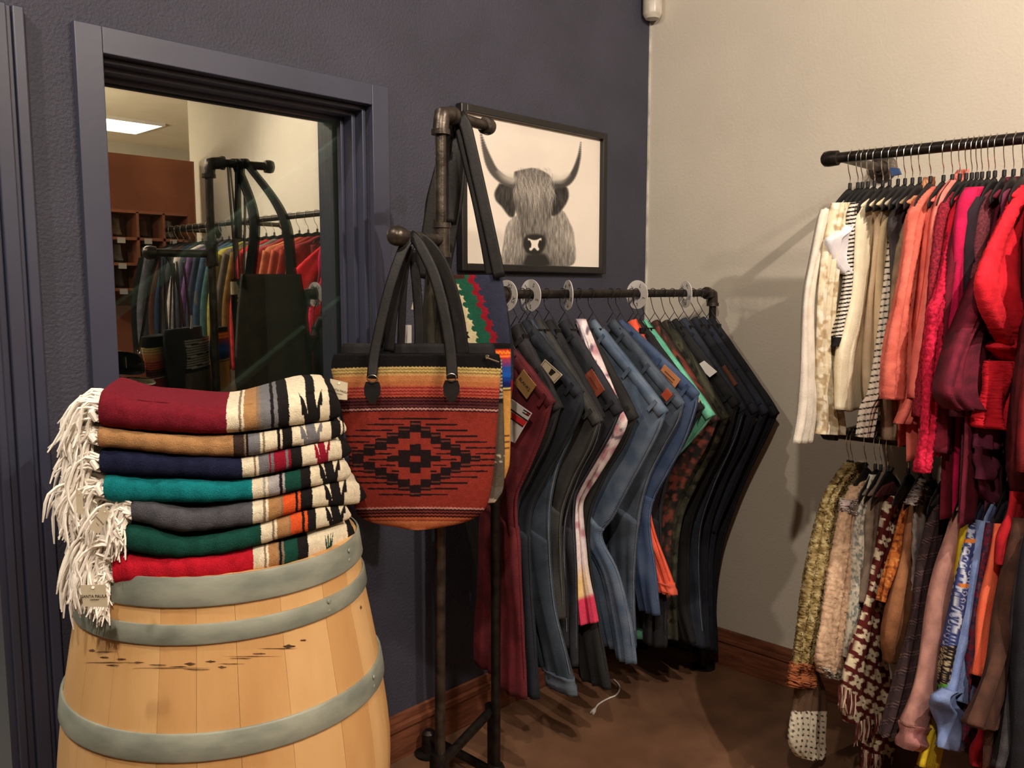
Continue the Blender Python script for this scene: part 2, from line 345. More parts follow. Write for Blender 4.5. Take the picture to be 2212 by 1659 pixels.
BL = [  # name, top px, bottom px, colour stops (crop px), motif (centre, width, colour, style), fringe
 ('maroon', [(345, 130), (365, 85), (600, 150), (830, 172), (1190, 198), (1400, 172), (1600, 140), (1750, 110), (1900, 95), (1962, 150)], [(335, 325), (700, 355), (1190, 370), (1620, 320), (1880, 284), (1955, 262)],
  [('maroon', 1195), ('cream', 1275), ('taupe', 1292), ('cream', 1310), ('tan', 1395), ('taupe', 1425), ('grey', 1490), ('black', 1512), ('grey', 1538), ('black', 1612), ('cream', 1880), ('black', 9999)], (1765, 62, 'black', 2)),
 ('tan', [(340, 318), (700, 365), (1240, 380), (1640, 325), (1900, 284), (1970, 280), (1998, 320)], [(335, 455), (700, 490), (1240, 525), (1640, 458), (1900, 405), (1990, 350)],
  [('tan', 1240), ('brown', 1312), ('taupe', 1325), ('black', 1340), ('grey', 1418), ('cream', 1435), ('taupe', 1450), ('cream', 1532), ('black', 1552), ('cream', 1566), ('black', 1632), ('cream', 1890), ('black', 1952), ('cream', 1965), ('black', 1975), ('cream', 9999)], (1762, 62, 'grey', 1)),
 ('navy', [(350, 472), (700, 500), (1240, 530), (1300, 528), (1700, 455), (1900, 415), (2000, 425), (2030, 465)], [(345, 645), (800, 655), (1300, 665), (1700, 590), (1980, 530), (2030, 490)],
  [('navy', 1300), ('cream', 1378), ('taupe', 1392), ('cream', 1410), ('grey', 1480), ('crim', 1492), ('grey', 1512), ('crim', 1592), ('grey', 1608), ('crim', 1625), ('black', 1698), ('cream', 1960), ('black', 9999)], (1835, 44, 'crim', 2)),
 ('teal', [(345, 650), (420, 640), (800, 668), (1360, 674), (1740, 592), (1980, 545), (2022, 590)], [(380, 815), (420, 830), (900, 832), (1365, 810), (1740, 730), (1985, 680), (2025, 640)],
  [('teal', 1368), ('cream', 1440), ('lgrey', 1455), ('cream', 1472), ('lgrey', 1548), ('black', 1568), ('lgrey', 1585), ('green', 1690), ('black', 1755), ('cream', 9999)], (1885, 58, 'black', 1)),
 ('charcoal grey', [(560, 800), (600, 785), (800, 842), (1000, 868), (1370, 822), (1740, 742), (2010, 680), (2085, 705), (2125, 760)], [(560, 960), (900, 1028), (1370, 978), (1760, 868), (2060, 840), (2128, 790)],
  [('dgrey', 1370), ('cream', 1440), ('taupe', 1458), ('cream', 1475), ('tan', 1560), ('taupe', 1572), ('orange', 1655), ('black', 1672), ('orange', 1690), ('black', 1768), ('cream', 2082), ('black', 9999)], (1925, 62, 'black', 3)),
 ('dark green', [(440, 1080), (500, 985), (700, 1000), (900, 1060), (1100, 1045), (1400, 975), (1780, 872), (1985, 850), (2024, 890)], [(430, 1130), (700, 1190), (1000, 1197), (1420, 1112), (1780, 1010), (1990, 948), (2026, 910)],
  [('green', 1425), ('cream', 1500), ('taupe', 1515), ('cream', 1532), ('tan', 1612), ('taupe', 1622), ('orange', 1698), ('black', 1715), ('orange', 1735), ('black', 1790), ('cream', 9999)], (1925, 56, 'black', 2)),
 ('bright red', [(380, 1150), (700, 1195), (1000, 1185), (1370, 1135), (1740, 1050), (1960, 985), (2030, 975), (2052, 1020)], [(440, 1385), (800, 1360), (1370, 1302), (1740, 1205), (1990, 1115), (2050, 1050)],
  [('red', 1375), ('cream', 1448), ('taupe', 1462), ('cream', 1478), ('tan', 1540), ('taupe', 1548), ('black', 1565), ('taupe', 1580), ('green', 1670), ('black', 1740), ('cream', 2000), ('black', 9999)], (1872, 16, 'green', 4))]
fringem = mat('white_cotton_fringe', (250, 244, 234), (240, 232, 220), rough=.95, bump=.2)
left_dir = np.array([-.70, .714, 0])
for bi, (nm, top, bot, stops, motif) in enumerate(BL):
    where = {0: 'topmost of the stack on the barrel', 6: 'bottom of the stack, resting on the barrel rim'}.get(bi, 'between the %s and %s ones in the stack' % (BL[max(bi-1, 0)][0], BL[min(bi+1, 6)][0]))
    be = thing('folded_blanket', '%s striped wool blanket, %s' % (nm, where), 'blanket', 'folded wool blankets stacked on the barrel')
    S = 430; x0 = max(top[0][0], bot[0][0]); x1 = min(top[-1][0], bot[-1][0]); xs = np.linspace(x0, x1, S)
    ty = np.interp(xs, *smooth(top, 200).T); by = np.interp(xs, *smooth(bot, 200).T)
    # round off both ends
    mid = (ty+by)/2; e = np.clip((x1-xs)/26, 0, 1); hh = (by-ty)/2*(.45+.55*np.sqrt(1-(1-e)**2)); e0 = np.clip((xs-x0)/14, 0, 1); hh *= .7+.3*np.sqrt(1-(1-e0)**2)
    dep = .235+.01*bi
    sec = [];
    for q in np.linspace(1, .12, 16): sec.append((q*dep, 1, 1+2.2*(q)))
    for q in np.linspace(90, -90, 45): sec.append((None, q, q/90))
    for q in np.linspace(.12, 1, 8): sec.append((q*dep, -1, -1-q))
    V = np.zeros((S, len(sec), 3)); CC = np.zeros((S, len(sec), 3)); r = np.random.RandomState(bi)
    for i in range(S):
        pf = front_pt(100+xs[i]/3.072, 820+mid[i]/3.072)
        dist = (pf-CAM)@fw; hz = max(hh[i]/3.072/F*dist, .002); rad = min(hz, .03)
        wob = .003*math.sin(xs[i]*.011+bi*2)+.0015*math.sin(xs[i]*.043+bi)
        for j, (dd, s, vv) in enumerate(sec):
            if dd is None: an = math.radians(s); off = rad*1.1*(1-math.cos(an))+wob; zz = hz*math.copysign(abs(math.sin(an))**.85, an)
            else:
                off = max(dd, rad*1.1); zz = hz*s
                if s > 0 and bi == 0: zz += (.016*math.exp(-((xs[i]-1700)/300)**2)+.004)*math.sin(min(off/dep, 1)*2.0)
                if s > 0 and bi > 0: zz -= .004
            V[i, j] = pf+INW*off+np.array([0, 0, zz])
    V += (r.rand(*V.shape)-.5)*.0006
    vv = np.array([s[2] for s in sec])[None, :]; X = np.repeat(xs[:, None], len(sec), 1)
    jag = 3.2*np.abs(np.mod(vv*16, 2)-1)+5*(vnoise(vv*5+np.zeros_like(X), X*0+bi, bi)-.5)
    Xj = X+jag-1.5
    CC[:] = lin(C_[stops[-1][0]])
    for cn, end in reversed(stops): CC[Xj < end] = lin(C_[cn])
    mc, mw, mcol, stl = motif; dx = X-mc; ap = np.clip(vv, -1, 3)
    core = np.abs(dx+8*np.sin(ap*2)) < mw*.5
    spk = np.zeros_like(core)
    for (cx, sl, v0, v1, w) in ((-.62, -.55, -.9, .55, .26), (.62, .5, -.75, .75, .24), (-1.0, -.5, -.1, 1.3, .2), (1.0, .35, .1, 1.4, .16)):
        tt = (ap-v0)/(v1-v0); ok = (tt > 0) & (tt < 1); spk |= ok & (np.abs(dx-mw*(cx+sl*(tt-.4))) < mw*w*(1-tt)*1.6)
    if stl == 4:
        core = core & (ap < -.1); spk = np.zeros_like(core)
        for sl in (-.9, 0.0, .9, 1.6): tt = (ap+1)/1.5; spk |= (tt < 1) & (np.abs(dx-22*sl*tt) < 9*(1-tt)+1.5)
    if stl == 1: core = core & (np.abs(ap) < 9); 
    CC[core | spk] = lin(C_[mcol])
    CC *= (1+.10*np.sin(X*1.1)[:, :, None]*.5)*(.93+.14*r.rand(S, len(sec))[:, :, None])
    Fc = gridfaces(S, len(sec)); n = len(sec); Fc += [tuple(range(n)), tuple(range((S-1)*n, S*n))[::-1]]
    mkmesh('body', V.reshape(-1, 3), Fc, vknit, be, np.clip(CC, 0, 1).reshape(-1, 3))
    # fringe: cream knotted end and loose strands at the left
    p0 = V[0].mean(0); zt, zb = V[0][:, 2].max(), V[0][:, 2].min(); m = MB(); g = random.Random(bi)
    front = bi in (4, 6)
    for k in range(260 if not front else 230):
        dd = g.random()**.7*(.15 if not front else .05); z_ = g.uniform(zb, zt)
        s = np.array(V[0][30])+INW*dd; s[2] = z_; ln = g.uniform(.055, .115)
        if bi == 0: ln *= .9
        if front: out = left_dir*g.uniform(.012, .04)+np.array([0, 0, g.uniform(0, .012)]); drop = g.uniform(.04, .085); swing = -INW*g.uniform(.01, .03)
        else: out = left_dir*g.uniform(.02, .065)-INW*g.uniform(-.02, .02); drop = ln*.9; swing = left_dir*g.uniform(-.01, .03)
        j = lambda a: np.array([g.uniform(-a, a) for _ in range(3)])
        pts = [s, s+out*.6+j(.004)+np.array([0, 0, .004]), s+out+j(.006)-np.array([0, 0, drop*.35]), s+out+swing*.5+j(.007)-np.array([0, 0, drop*.7]), s+out+swing+j(.01)-np.array([0, 0, drop])]
        m.tube(smooth(pts, 8), [.0026, .0026, .0026, .0025, .0025, .0024, .0022, .0012], 4, cap=False)
    if bi >= 3:
        for k in range(170):
            s = np.array(V[0][30])+INW*g.uniform(.02, .17)+left_dir*g.uniform(-.005, .03); s[2] = g.uniform(zb-.005, zt); ln = g.uniform(.05, .10)
            j = lambda a: np.array([g.uniform(-a, a) for _ in range(3)]); out = left_dir*g.uniform(.03, .075)-INW*g.uniform(0, .03)
            m.tube(smooth([s, s+out*.6+j(.005)+np.array([0, 0, .005]), s+out+j(.008)-np.array([0, 0, ln*.4]), s+out+left_dir*g.uniform(-.01, .012)+j(.01)-np.array([0, 0, ln])], 8), [.0028]*6+[.0024, .0012], 4, cap=False)
    f_ = m.build('fringe', fringem, be, sm=True); f_['kind'] = 'stuff'
    # knotted cream edge roll
    a = np.array([V[0][14]+left_dir*.004, V[0][30]+left_dir*.012, V[0][50]+left_dir*.004]); a[:, 2] = [zt-.006, (zt+zb)/2, zb+.006]
    MB().tube(smooth([V[0][4]+left_dir*.006-np.array([0, 0, .004]), a[0], a[1], a[2]], 14), .006, 8).build('edge_roll', fringem, be, sm=True)
def card(name, pts, m, parent=None, th=.001):
    pts = [np.array(p, float) for p in pts]; n = np.cross(pts[1]-pts[0], pts[2]-pts[0]); n /= np.linalg.norm(n)
    if n@(CAM-pts[0]) < 0: n = -n
    k = len(pts); V = pts+[p-n*th for p in pts]
    F_ = [tuple(range(k)), tuple(range(k, 2*k))[::-1]]+[(i, i+k, (i+1) % k+k, (i+1) % k) for i in range(k)]
    return MB().add(V, F_).build(name, m, parent)
def words(txt, c, xdir, ydir, size, m, parent, name='lettering'):
    cu = bpy.data.curves.new(name, 'FONT'); cu.body = txt; cu.size = size; cu.align_x = 'CENTER'; cu.align_y = 'CENTER'; cu.extrude = .00015
    cu.resolution_u = 3
    cu.materials.append(m); o = bpy.data.objects.new(name, cu); COL.objects.link(o); o.parent = parent
    x = np.array(xdir, float); x /= np.linalg.norm(x); y = np.array(ydir, float); y -= x*(x@y); y /= np.linalg.norm(y); z = np.cross(x, y)
    if z@(CAM-np.array(c)) < 0: pass
    from mathutils import Matrix
    M = Matrix(((x[0], y[0], z[0], c[0]), (x[1], y[1], z[1], c[1]), (x[2], y[2], z[2], c[2]), (0, 0, 0, 1)))
    bpy.context.view_layer.update(); me = bpy.data.meshes.new_from_object(o); bpy.data.objects.remove(o); me.transform(M)
    o = bpy.data.objects.new(name, me); COL.objects.link(o); o.parent = parent; return o
def hangtag(label, pts, d, group='kraft tags', extra=True, m=papm, nm='price_tag'):
    P = [atD(x, y, d) for x, y in pts]; e = thing(nm, label, 'tag', group)
    card('card', P, m, e)
    c = sum(P)/4; x = P[1]-P[0]; y = P[0]-P[3]; w = np.linalg.norm(x); toc = (CAM-c); toc /= np.linalg.norm(toc)
    MB().tube([P[0]*.5+P[1]*.5-y*.12+toc*.001, P[0]*.5+P[1]*.5-y*.12+toc*.0016], w*.06, 10).build('hole', mat('tag_hole', (250, 245, 230), bump=0), e)
    if extra:
        words('SANTA PAULA', c+toc*.0012-y*.02, x, y, w*.16, inkm, e)
        words('COMPANY', c+toc*.0012-y*.18, x, y, w*.08, inkm, e)
    return e
def bent_words(*a): pass
hangtag('kraft paper tag hanging on the white fringe in front of the barrel rim', [(173, 1264), (227, 1263), (233, 1312), (180, 1310)], 1.37)
hangtag('slanted cream tag caught in the fringe beside the grey blanket', [(222, 1091), (238, 1108), (213, 1155), (192, 1140)], 1.38)
hangtag('narrow tag half hidden in the fringe beside the teal blanket', [(164, 1055), (178, 1066), (180, 1112), (165, 1108)], 1.38, extra=False)
# ---------------------------------------------------------------- picture of the shaggy cow
YP = YW-.002; x0, x1, z0, z1 = 1.847, 2.583, 1.508, 2.020; fwid = .024
pic = thing('framed_picture', 'black framed photograph of a long-horned shaggy cow on the navy wall', 'picture')
pf_ = mat('black_frame', (30, 27, 27), rough=.35, bump=0, spec=.5)
for lo, hi in (((x0, YP-.026, z0), (x0+fwid, YP, z1)), ((x1-fwid, YP-.026, z0), (x1, YP, z1)), ((x0+fwid, YP-.026, z1-fwid), (x1-fwid, YP, z1)), ((x0+fwid, YP-.026, z0), (x1-fwid, YP, z0+fwid))):
    MB().box(lo, hi).build('frame', pf_, pic, bevel=.003)
gw, gh = 420, 320; gx = np.linspace(x0+fwid, x1-fwid, gw); gz = np.linspace(z1-fwid, z0+fwid, gh)
GX, GZ = np.meshgrid(gx, gz); yy = YP-.008
kk = (GX*fw[0]+yy*fw[1]+(GZ-1.45)*fw[2]); QX = W/2+F*(GX*rt[0]+yy*rt[1]+(GZ-1.45)*rt[2])/kk; QY = H/2-F*(GX*up[0]+yy*up[1]+(GZ-1.45)*up[2])/kk
QX = (QX-980)*4.366; QY = (QY-220)*4.366
img = np.full((gh, gw), .84); 
def soft(d, w): return np.clip(.5-d/w, 0, 1)
def seg(pts, ws, val, edge=6, a=1.0):
    global img
    P = smooth(pts, 26); wv = np.interp(np.linspace(0, 1, 26), np.linspace(0, 1, len(ws)), ws); D = np.full(img.shape, 1e9)
    x_0, x_1, y_0, y_1 = P[:, 0].min()-40, P[:, 0].max()+40, P[:, 1].min()-40, P[:, 1].max()+40
    mk = (QX > x_0) & (QX < x_1) & (QY > y_0) & (QY < y_1); qx, qy = QX[mk], QY[mk]; d_ = np.full(qx.shape, 1e9)
    for (px, py), w in zip(P, wv): d_ = np.minimum(d_, np.hypot(qx-px, qy-py)-w)
    s = soft(d_, edge)*a; img[mk] = img[mk]*(1-s)+val*s
def poly(pts, val, edge=14, n=60):
    global img
    P = smooth(pts+[pts[0]], n); ins = np.zeros(img.shape, bool); D = np.full(img.shape, 1e9)
    for i in range(n-1):
        (ax, ay), (bx, by) = P[i], P[i+1]
        c = ((ay > QY) != (by > QY)) & (QX < (bx-ax)*(QY-ay)/(by-ay+1e-9)+ax); ins ^= c
        L2 = (bx-ax)**2+(by-ay)**2+1e-9; t = np.clip(((QX-ax)*(bx-ax)+(QY-ay)*(by-ay))/L2, 0, 1); D = np.minimum(D, np.hypot(QX-ax-t*(bx-ax), QY-ay-t*(by-ay)))
    s = soft(np.where(ins, -D, D), edge); v = val(QX, QY) if callable(val) else val; img = img*(1-s)+v*s
strk = lambda x, y, s: .22*(vnoise(x/9, y/60, s)-.5)+.12*(vnoise(x/4, y/30, s+1)-.5)
poly([(560, 1090), (500, 1160), (475, 1300), (470, 1540), (1115, 1540), (1135, 1250), (1100, 1150), (1020, 1020), (800, 980)], lambda x, y: .44+.16*np.abs((x-800)/330)+strk(x, y, 3)-.12*np.clip((y-1330)/200, 0, 1))
poly([(430, 770), (385, 860), (400, 930), (450, 985), (530, 1085), (570, 1080), (590, 900), (560, 780)], lambda x, y: .20+strk(x, y, 5)*.6, 20)
poly([(950, 790), (1060, 800), (1085, 880), (1060, 960), (1000, 1040), (950, 1075), (915, 1060)], lambda x, y: .19+strk(x, y, 6)*.6, 20)
poly([(570, 660), (640, 640), (760, 625), (900, 690), (945, 780), (930, 1000), (890, 1200), (870, 1330), (800, 1440), (700, 1430), (650, 1320), (620, 1150), (575, 980), (560, 800)], lambda x, y: .40+strk(x, y, 7))
seg([(248, 265), (300, 470), (370, 640), (470, 735), (560, 770)], [4, 22, 38, 42, 44], .30, 18)
seg([(420, 660), (480, 710), (560, 740)], [6, 26, 36], .72, 50, .8)
seg([(1199, 385), (1180, 530), (1130, 680), (1060, 760), (950, 780)], [4, 16, 27, 36, 40], .24, 18)
seg([(1080, 690), (1010, 735), (940, 730)], [10, 26, 36], .72, 50, .8)
seg([(580, 790), (760, 790), (940, 800)], [22, 34, 20], .35, 40, .6)
gh_ = random.Random(5)
for k in range(330):
    xx = gh_.uniform(585, 935); y_s = gh_.uniform(640, 800)+abs(xx-760)*.15; L_ = gh_.uniform(140, 430)*(1-.35*abs(xx-790)/170); bend = gh_.uniform(-60, 60)+(30 if xx < 740 else 10)
    seg([(xx, y_s), (xx+bend*.4+gh_.uniform(-25, 25), y_s+L_*.35), (xx+bend*.8, y_s+L_*.7), (xx+bend, y_s+L_)], [1.2, 2.6, 2.2, .7], gh_.choice([.72, .66, .6, .75, .5, .28, .4]), 4, .8)
for k in range(150):
    xx = gh_.choice([gh_.uniform(480, 680), gh_.uniform(880, 1120)]); y_s = gh_.uniform(1060, 1450); L_ = gh_.uniform(60, 160)
    seg([(xx, y_s), (xx+gh_.uniform(-14, 14), y_s+L_*.5), (xx+(-18 if xx < 800 else 18), y_s+L_)], [.8, 2.2, .7], gh_.choice([.5, .44, .22, .26, .56]), 5, .6)
for k in range(26): 
    xx = gh_.uniform(600, 900); seg([(xx, 690), (xx+gh_.uniform(-40, 40), 640-gh_.random()*20), (xx+gh_.uniform(20, 80), 690)], [1, 2, 1], .6, 4, .6)
poly([(660, 1290), (700, 1255), (830, 1255), (868, 1300), (850, 1390), (800, 1440), (700, 1430), (655, 1360)], .14, 24)
poly([(700, 1285), (745, 1302), (780, 1302), (825, 1285), (822, 1320), (796, 1345), (806, 1392), (790, 1404), (760, 1378), (730, 1404), (712, 1392), (728, 1345), (706, 1320)], .86, 10, 90)
seg([(712, 1315), (718, 1345), (722, 1368)], [10, 15, 8], .12, 8); seg([(815, 1315), (812, 1345), (806, 1368)], [10, 15, 8], .12, 8)
poly([(690, 1440), (660, 1540), (900, 1540), (860, 1440)], .15, 30)
img = np.clip(img, 0, 1); cc = np.stack([img**1.0*1.0, img*.955, img*.90], -1); cc = lin(np.clip(cc*255*1.1, 0, 250))
V = np.stack([GX, np.full_like(GX, yy), GZ], -1).reshape(-1, 3)
mkmesh('print', V, gridfaces(gh, gw), vflat, pic, cc.reshape(-1, 3), smooth_sh=False)
MB().box((x0+.01, yy+.001, z0+.01), (x1-.01, YP, z1-.01)).build('backing', pf_, pic)
# ---------------------------------------------------------------- pipe racks
def elbow(p, a, b, r, n=9):
    a = np.array(a, float); b = np.array(b, float); k = r*2.2
    return smooth([p+a*k, p+a*k*.45+b*k*.08, p+a*k*.12+b*k*.12, p+b*k*.45+a*k*.08, p+b*k], n)
RY, RZ = 1.65, 1.437; xa, xb = 1.665, 2.805; pr = .0134
rack = thing('jeans_rack', 'black iron pipe rail holding the row of hanging jeans', 'clothes rack')
MB().tube([(xa, RY, RZ), (xb-.02, RY, RZ)], pr, 14).build('rail', blackm, rack, sm=True)
for xx, sgn in ((xa, 1), (xb, -1)):
    P = np.array([xx, RY, RZ])
    MB().tube(elbow(P, (sgn, 0, 0), (0, 0, -1), .019), .0195, 12).build('elbow', steelm, rack, sm=True)
    for a in ((sgn, 0, 0), (0, 0, -1)):
        q = P+np.array(a, float)*.042; MB().tube([q-np.array(a)*.006, q+np.array(a)*.006], .0225, 14).build('collar', steelm, rack, sm=True)
    MB().tube([(xx, RY, RZ-.03), (xx, RY, .03)], pr, 14).build('post', blackm, rack, sm=True)
    MB().lathe([(.045, 0), (.045, .007), (.024, .012), (.02, .04)], (xx, RY, 0), n=20).build('floor_flange', blackm, rack, sm=True)
    MB().tube([(xx, RY, .055), (xx, 1.955, .055)], pr, 12).build('foot_pipe', blackm, rack, sm=True)
    MB().lathe([(.024, .03), (.026, .04), (.026, .075), (.02, .085)], (xx, RY, 0), n=16).build('tee', blackm, rack, sm=True)
    MB().lathe([(.045, 0), (.045, .007), (.024, .012), (.022, .07), (.012, .08)], (xx, 1.945, 0), n=20).build('floor_flange', blackm, rack, sm=True)
# bag stand
SP = atD(953, 400, 2.07); sx, sy = SP[0], SP[1]; ztop = atD(955, 243, 2.07)[2]; zst = atD(956, 519, 2.07)[2]
stand = thing('bag_stand', 'tall black iron pipe stand with two arms carrying the woven bags', 'display stand')
ad = np.array([math.cos(math.radians(12)), math.sin(math.radians(12)), 0])
bs = np.array([sx, sy, 0])-rt*.018
MB().tube([(bs[0], bs[1], .02), (sx, sy, ztop-.03)], pr, 16).build('post', steelm, stand, sm=True)
MB().tube(elbow(np.array([sx, sy, ztop]), ad, (0, 0, -1), .019), .0195, 14).build('elbow', steelm, stand, sm=True)
for q, a in ((np.array([sx, sy, ztop-.045]), (0, 0, 1)), (np.array([sx, sy, zst+.035]), (0, 0, 1)), (np.array([sx, sy, zst-.035]), (0, 0, 1)), (np.array([sx, sy, ztop])+ad*.045, ad)):
    a = np.array(a, float); MB().tube([q-a*.006, q+a*.006], .0225, 16).build('collar', steelm, stand, sm=True)
TA = np.array([sx, sy, ztop]); TE = TA+ad*.20
MB().tube([TA+ad*.03, TE], pr, 14).build('upper_arm', steelm, stand, sm=True)
MB().lathe([(.012, -.016), (.021, -.014), (.0225, .004), (.019, .014), (.008, .019)], TE, ad, 18).build('end_cap', steelm, stand, sm=True)
LA = np.array([sx, sy, zst]); CE = atD(858, 517, 1.90); CE[2] = zst; la = (CE-LA); ll = np.linalg.norm(la); la /= ll
MB().tube([LA, CE], pr, 14).build('lower_arm', steelm, stand, sm=True)
MB().lathe([(.0195, -.03), (.0195, .03)], LA, (0, 0, 1), 16).build('tee', steelm, stand, sm=True)
MB().lathe([(.012, -.022), (.020, -.018), (.0225, .0), (.021, .010), (.014, .019), (.006, .022)], CE, la, 20).build('end_cap', steelm, stand, sm=True)
sx, sy = bs[0], bs[1]
MB().tube([(sx, sy, .24), (sx+.30, sy+.11, .24)], pr, 12).build('base_pipe', blackm, stand, sm=True)
MB().tube([(sx, sy, .24), (sx-.12, sy-.2, .24)], pr, 12).build('base_pipe', blackm, stand, sm=True)
MB().lathe([(.022, .205), (.025, .215), (.025, .265), (.022, .275)], (sx, sy, 0), n=16).build('tee', blackm, stand, sm=True)
for q in ((sx, sy), (sx+.30, sy+.11), (sx-.12, sy-.2)):
    MB().lathe([(.045, 0), (.045, .007), (.022, .012), (.02, .03), (.0134, .035), (.0134, .22), (.02, .23), (.02, .255)], (q[0], q[1], 0), n=16).build('foot', blackm, stand, sm=True)
# ---------------------------------------------------------------- bags
blackl = mat('black_leather', (26, 23, 22), (17, 15, 15), rough=.5, nscale=30, bump=.08, bscale=160, spec=.28)
def strap(name, pts, w, m, parent, d0, d1=None, th=.003, tw=0):
    ds = np.linspace(d0, d1 if d1 else d0, len(pts)); P = np.array([atD(x, y, d) for (x, y), d in zip(pts, ds)])
    P = smooth(P, 30); T = np.gradient(P, axis=0); T /= np.linalg.norm(T, axis=1)[:, None]; n = -fh
    S_ = np.cross(T, n); S_ /= np.linalg.norm(S_, axis=1)[:, None]
    return sheet(name, P-S_*w/2, P+S_*w/2, n, th, m, parent, rows=30, cols=8, ripple=0, flat=1)
LI = lambda c: lin(c)
def bag_red(u, v, P):
    X, Y = proj_arr(P); yl = Y+ -6*np.sin(np.clip((X-720)/360, 0, 1)*math.pi)*0+(-(1-((X-900)/180)**2)*-4); 
    yl = yl+1.6*np.abs(np.mod(X/4.2, 2)-1)
    C = np.zeros(X.shape+(3,)); C[:] = LI((142, 50, 40))
    bands = [(0, (26, 24, 26)), (797, (214, 186, 118)), (801, (160, 132, 78)), (804, (214, 186, 118)), (808, (150, 122, 70)), (811, (216, 170, 108)), (816, (206, 136, 84)), (828, (196, 118, 72)), (838, (196, 92, 72)), (841, (140, 46, 42)), (844, (196, 92, 76)), (848, (138, 40, 40)), (851, (190, 84, 70)), (855, (140, 44, 40)), (858, (186, 82, 62)),
             (862, (60, 24, 28)), (866, (112, 50, 50)), (869, (48, 22, 26)), (873, (92, 42, 44)), (876, (50, 22, 26)), (880, (104, 50, 50)), (883, (40, 20, 24)), (886, (196, 140, 132)), (890, (40, 18, 22)), (893, (142, 50, 40)),
             (1100, (196, 134, 122)), (1104, (44, 18, 22)), (1108, (120, 52, 46)), (1111, (46, 20, 22)), (1115, (150, 66, 50)), (1118, (62, 24, 24)), (1122, (192, 100, 66)), (1127, (150, 66, 46)), (1130, (204, 122, 78)), (1136, (200, 112, 70))]
    for y0, c in bands: C[yl >= y0] = LI(c)
    fld = (yl > 893) & (yl < 1100)
    bx = (X-898)/np.where(X > 898, 21.5, 25.0); byy = (Y-991)/12.6; ci, ri = np.rint(bx), np.rint(byy); s = np.abs(ci)+np.abs(ri)
    blk = ((s == 5) | (s == 6) | (s == 1) | (s == 2)) & (np.abs(ri) <= 6)
    fy = np.abs(byy-ri+.5); fy = np.minimum(fy, 1-fy)*12.6  # distance to row boundary
    rb = np.floor(byy)+.5; ext = (7.4-np.abs(rb)); ln = (np.abs(np.abs(byy-np.floor(byy)-.0)-0) < .28)
    out = ln & (np.abs(bx) > 6.5-np.abs(rb)) & (np.abs(bx) < 6.5-np.abs(rb)+3.2) & (np.abs(rb) < 6.8)
    inn = ln & (np.abs(bx) > 2.2-np.abs(rb)*.3) & (np.abs(bx) < 4.6-np.abs(rb)) 
    lt = (np.abs(byy-ri) < .12) & blk & (s == 6) & (np.abs(bx-ci) < .45)
    C[(blk | out | inn) & fld] = LI((34, 22, 24)); C[lt & fld] = LI((104, 52, 44))
    return C*.88*(.94+.12*np.random.RandomState(3).rand(*X.shape))[..., None]
def proj_arr(P):
    v = P-CAM; k = v@fw; return W/2+F*(v@rt)/k, H/2-F*(v@up)/k
bag = thing('woven_tote_bag', 'red woven tote bag with black stepped diamond pattern, front of the stand', 'bag', 'woven bags on the pipe stand')
rows = [(765, 722, 1078), (775, 718, 1081), (800, 716, 1082), (860, 733, 1078), (950, 748, 1072), (1020, 758, 1066), (1080, 764, 1056), (1108, 772, 1040), (1126, 800, 1005), (1137, 860, 950)]
L_, R_2 = lr(rows, lambda x, y: atD(x, y, 1.93))
sheet('body', L_, R_2, -fh, .075, vknit, bag, rows=330, cols=230, ripple=.004, freq=.8, seed=4, colf=bag_red)
for (cx, cy) in ((804, 845), (975, 842)):
    P = lambda x, y, d=1.878: atD(cx+x, cy+y, d)
    tb_ = card('leather_tab', [P(-14, -20), P(14, -20), P(18, -8), P(17, 8), P(6, 26), P(-5, 26), P(-17, 8), P(-18, -8)], blackl, bag, .004)
    m = MB(); c = P(0, -27, 1.872); th = np.linspace(0, 2*math.pi, 21); m.tube([c+rt*.011*math.cos(a)+up*.008*math.sin(a) for a in th], .0014, 6, False).build('ring', chrome, tb_, sm=True)
strap('strap', [(803, 818), (808, 770), (822, 700), (842, 620), (862, 560), (878, 524), (892, 508)], .023, blackl, bag, 1.872, 1.93)
strap('strap', [(977, 818), (972, 750), (958, 670), (938, 595), (915, 545), (897, 516), (885, 508)], .025, blackl, bag, 1.872, 1.93)
strap('strap', [(1000, 770), (990, 690), (970, 610), (948, 560), (925, 530), (905, 512)], .030, blackl, bag, 1.955, 1.935)
strap('strap', [(840, 760), (846, 690), (858, 620), (870, 570), (884, 530)], .024, blackl, bag, 1.955, 1.935)
MB().tube([atD(1050, 772, 1.90), atD(1078, 782, 1.90)], .0016, 6).build('zip_pull', chrome, bag)
MB().lathe([(.004, 0), (.005, .001), (.004, .002)], atD(1052, 771, 1.90), fh, 10).build('zip_pull', chrome, bag)
hangtag('grey-green card tag hanging at the left edge of the red tote bag', [(713, 818), (751, 827), (750, 864), (716, 862)], 1.865)
# further bags
def simple_bag(label, rows, d, colf, th=.05, rr=90, cc_=70, nm='woven_tote_bag', seed=0, m=None):
    b = thing(nm, label, 'bag', 'woven bags on the pipe stand')
    A, B = lr(rows, lambda x, y: atD(x, y, d)); sheet('body', A, B, -fh, th, m or vknit, b, rows=rr, cols=cc_, ripple=.003, freq=1, seed=seed, colf=colf); return b
def c_grey(u, v, P):
    X, Y = proj_arr(P); C = np.zeros(X.shape+(3,)); C[:] = LI((92, 82, 70)); C[Y < 872] = LI((34, 30, 30)); C[(Y < 862) & (np.mod(Y, 8) < 4)] = LI((190, 180, 160)); C[Y > 1078] = LI((190, 170, 150)); C[(Y > 1050) & (Y < 1078)] = LI((104, 96, 86))
    C[(np.abs(Y-985) < 2) & (np.mod(X, 16) < 9)] = LI((200, 190, 170)); C[(np.abs(Y-997) < 2) & (np.mod(X, 14) < 8)] = LI((190, 180, 165)); return C
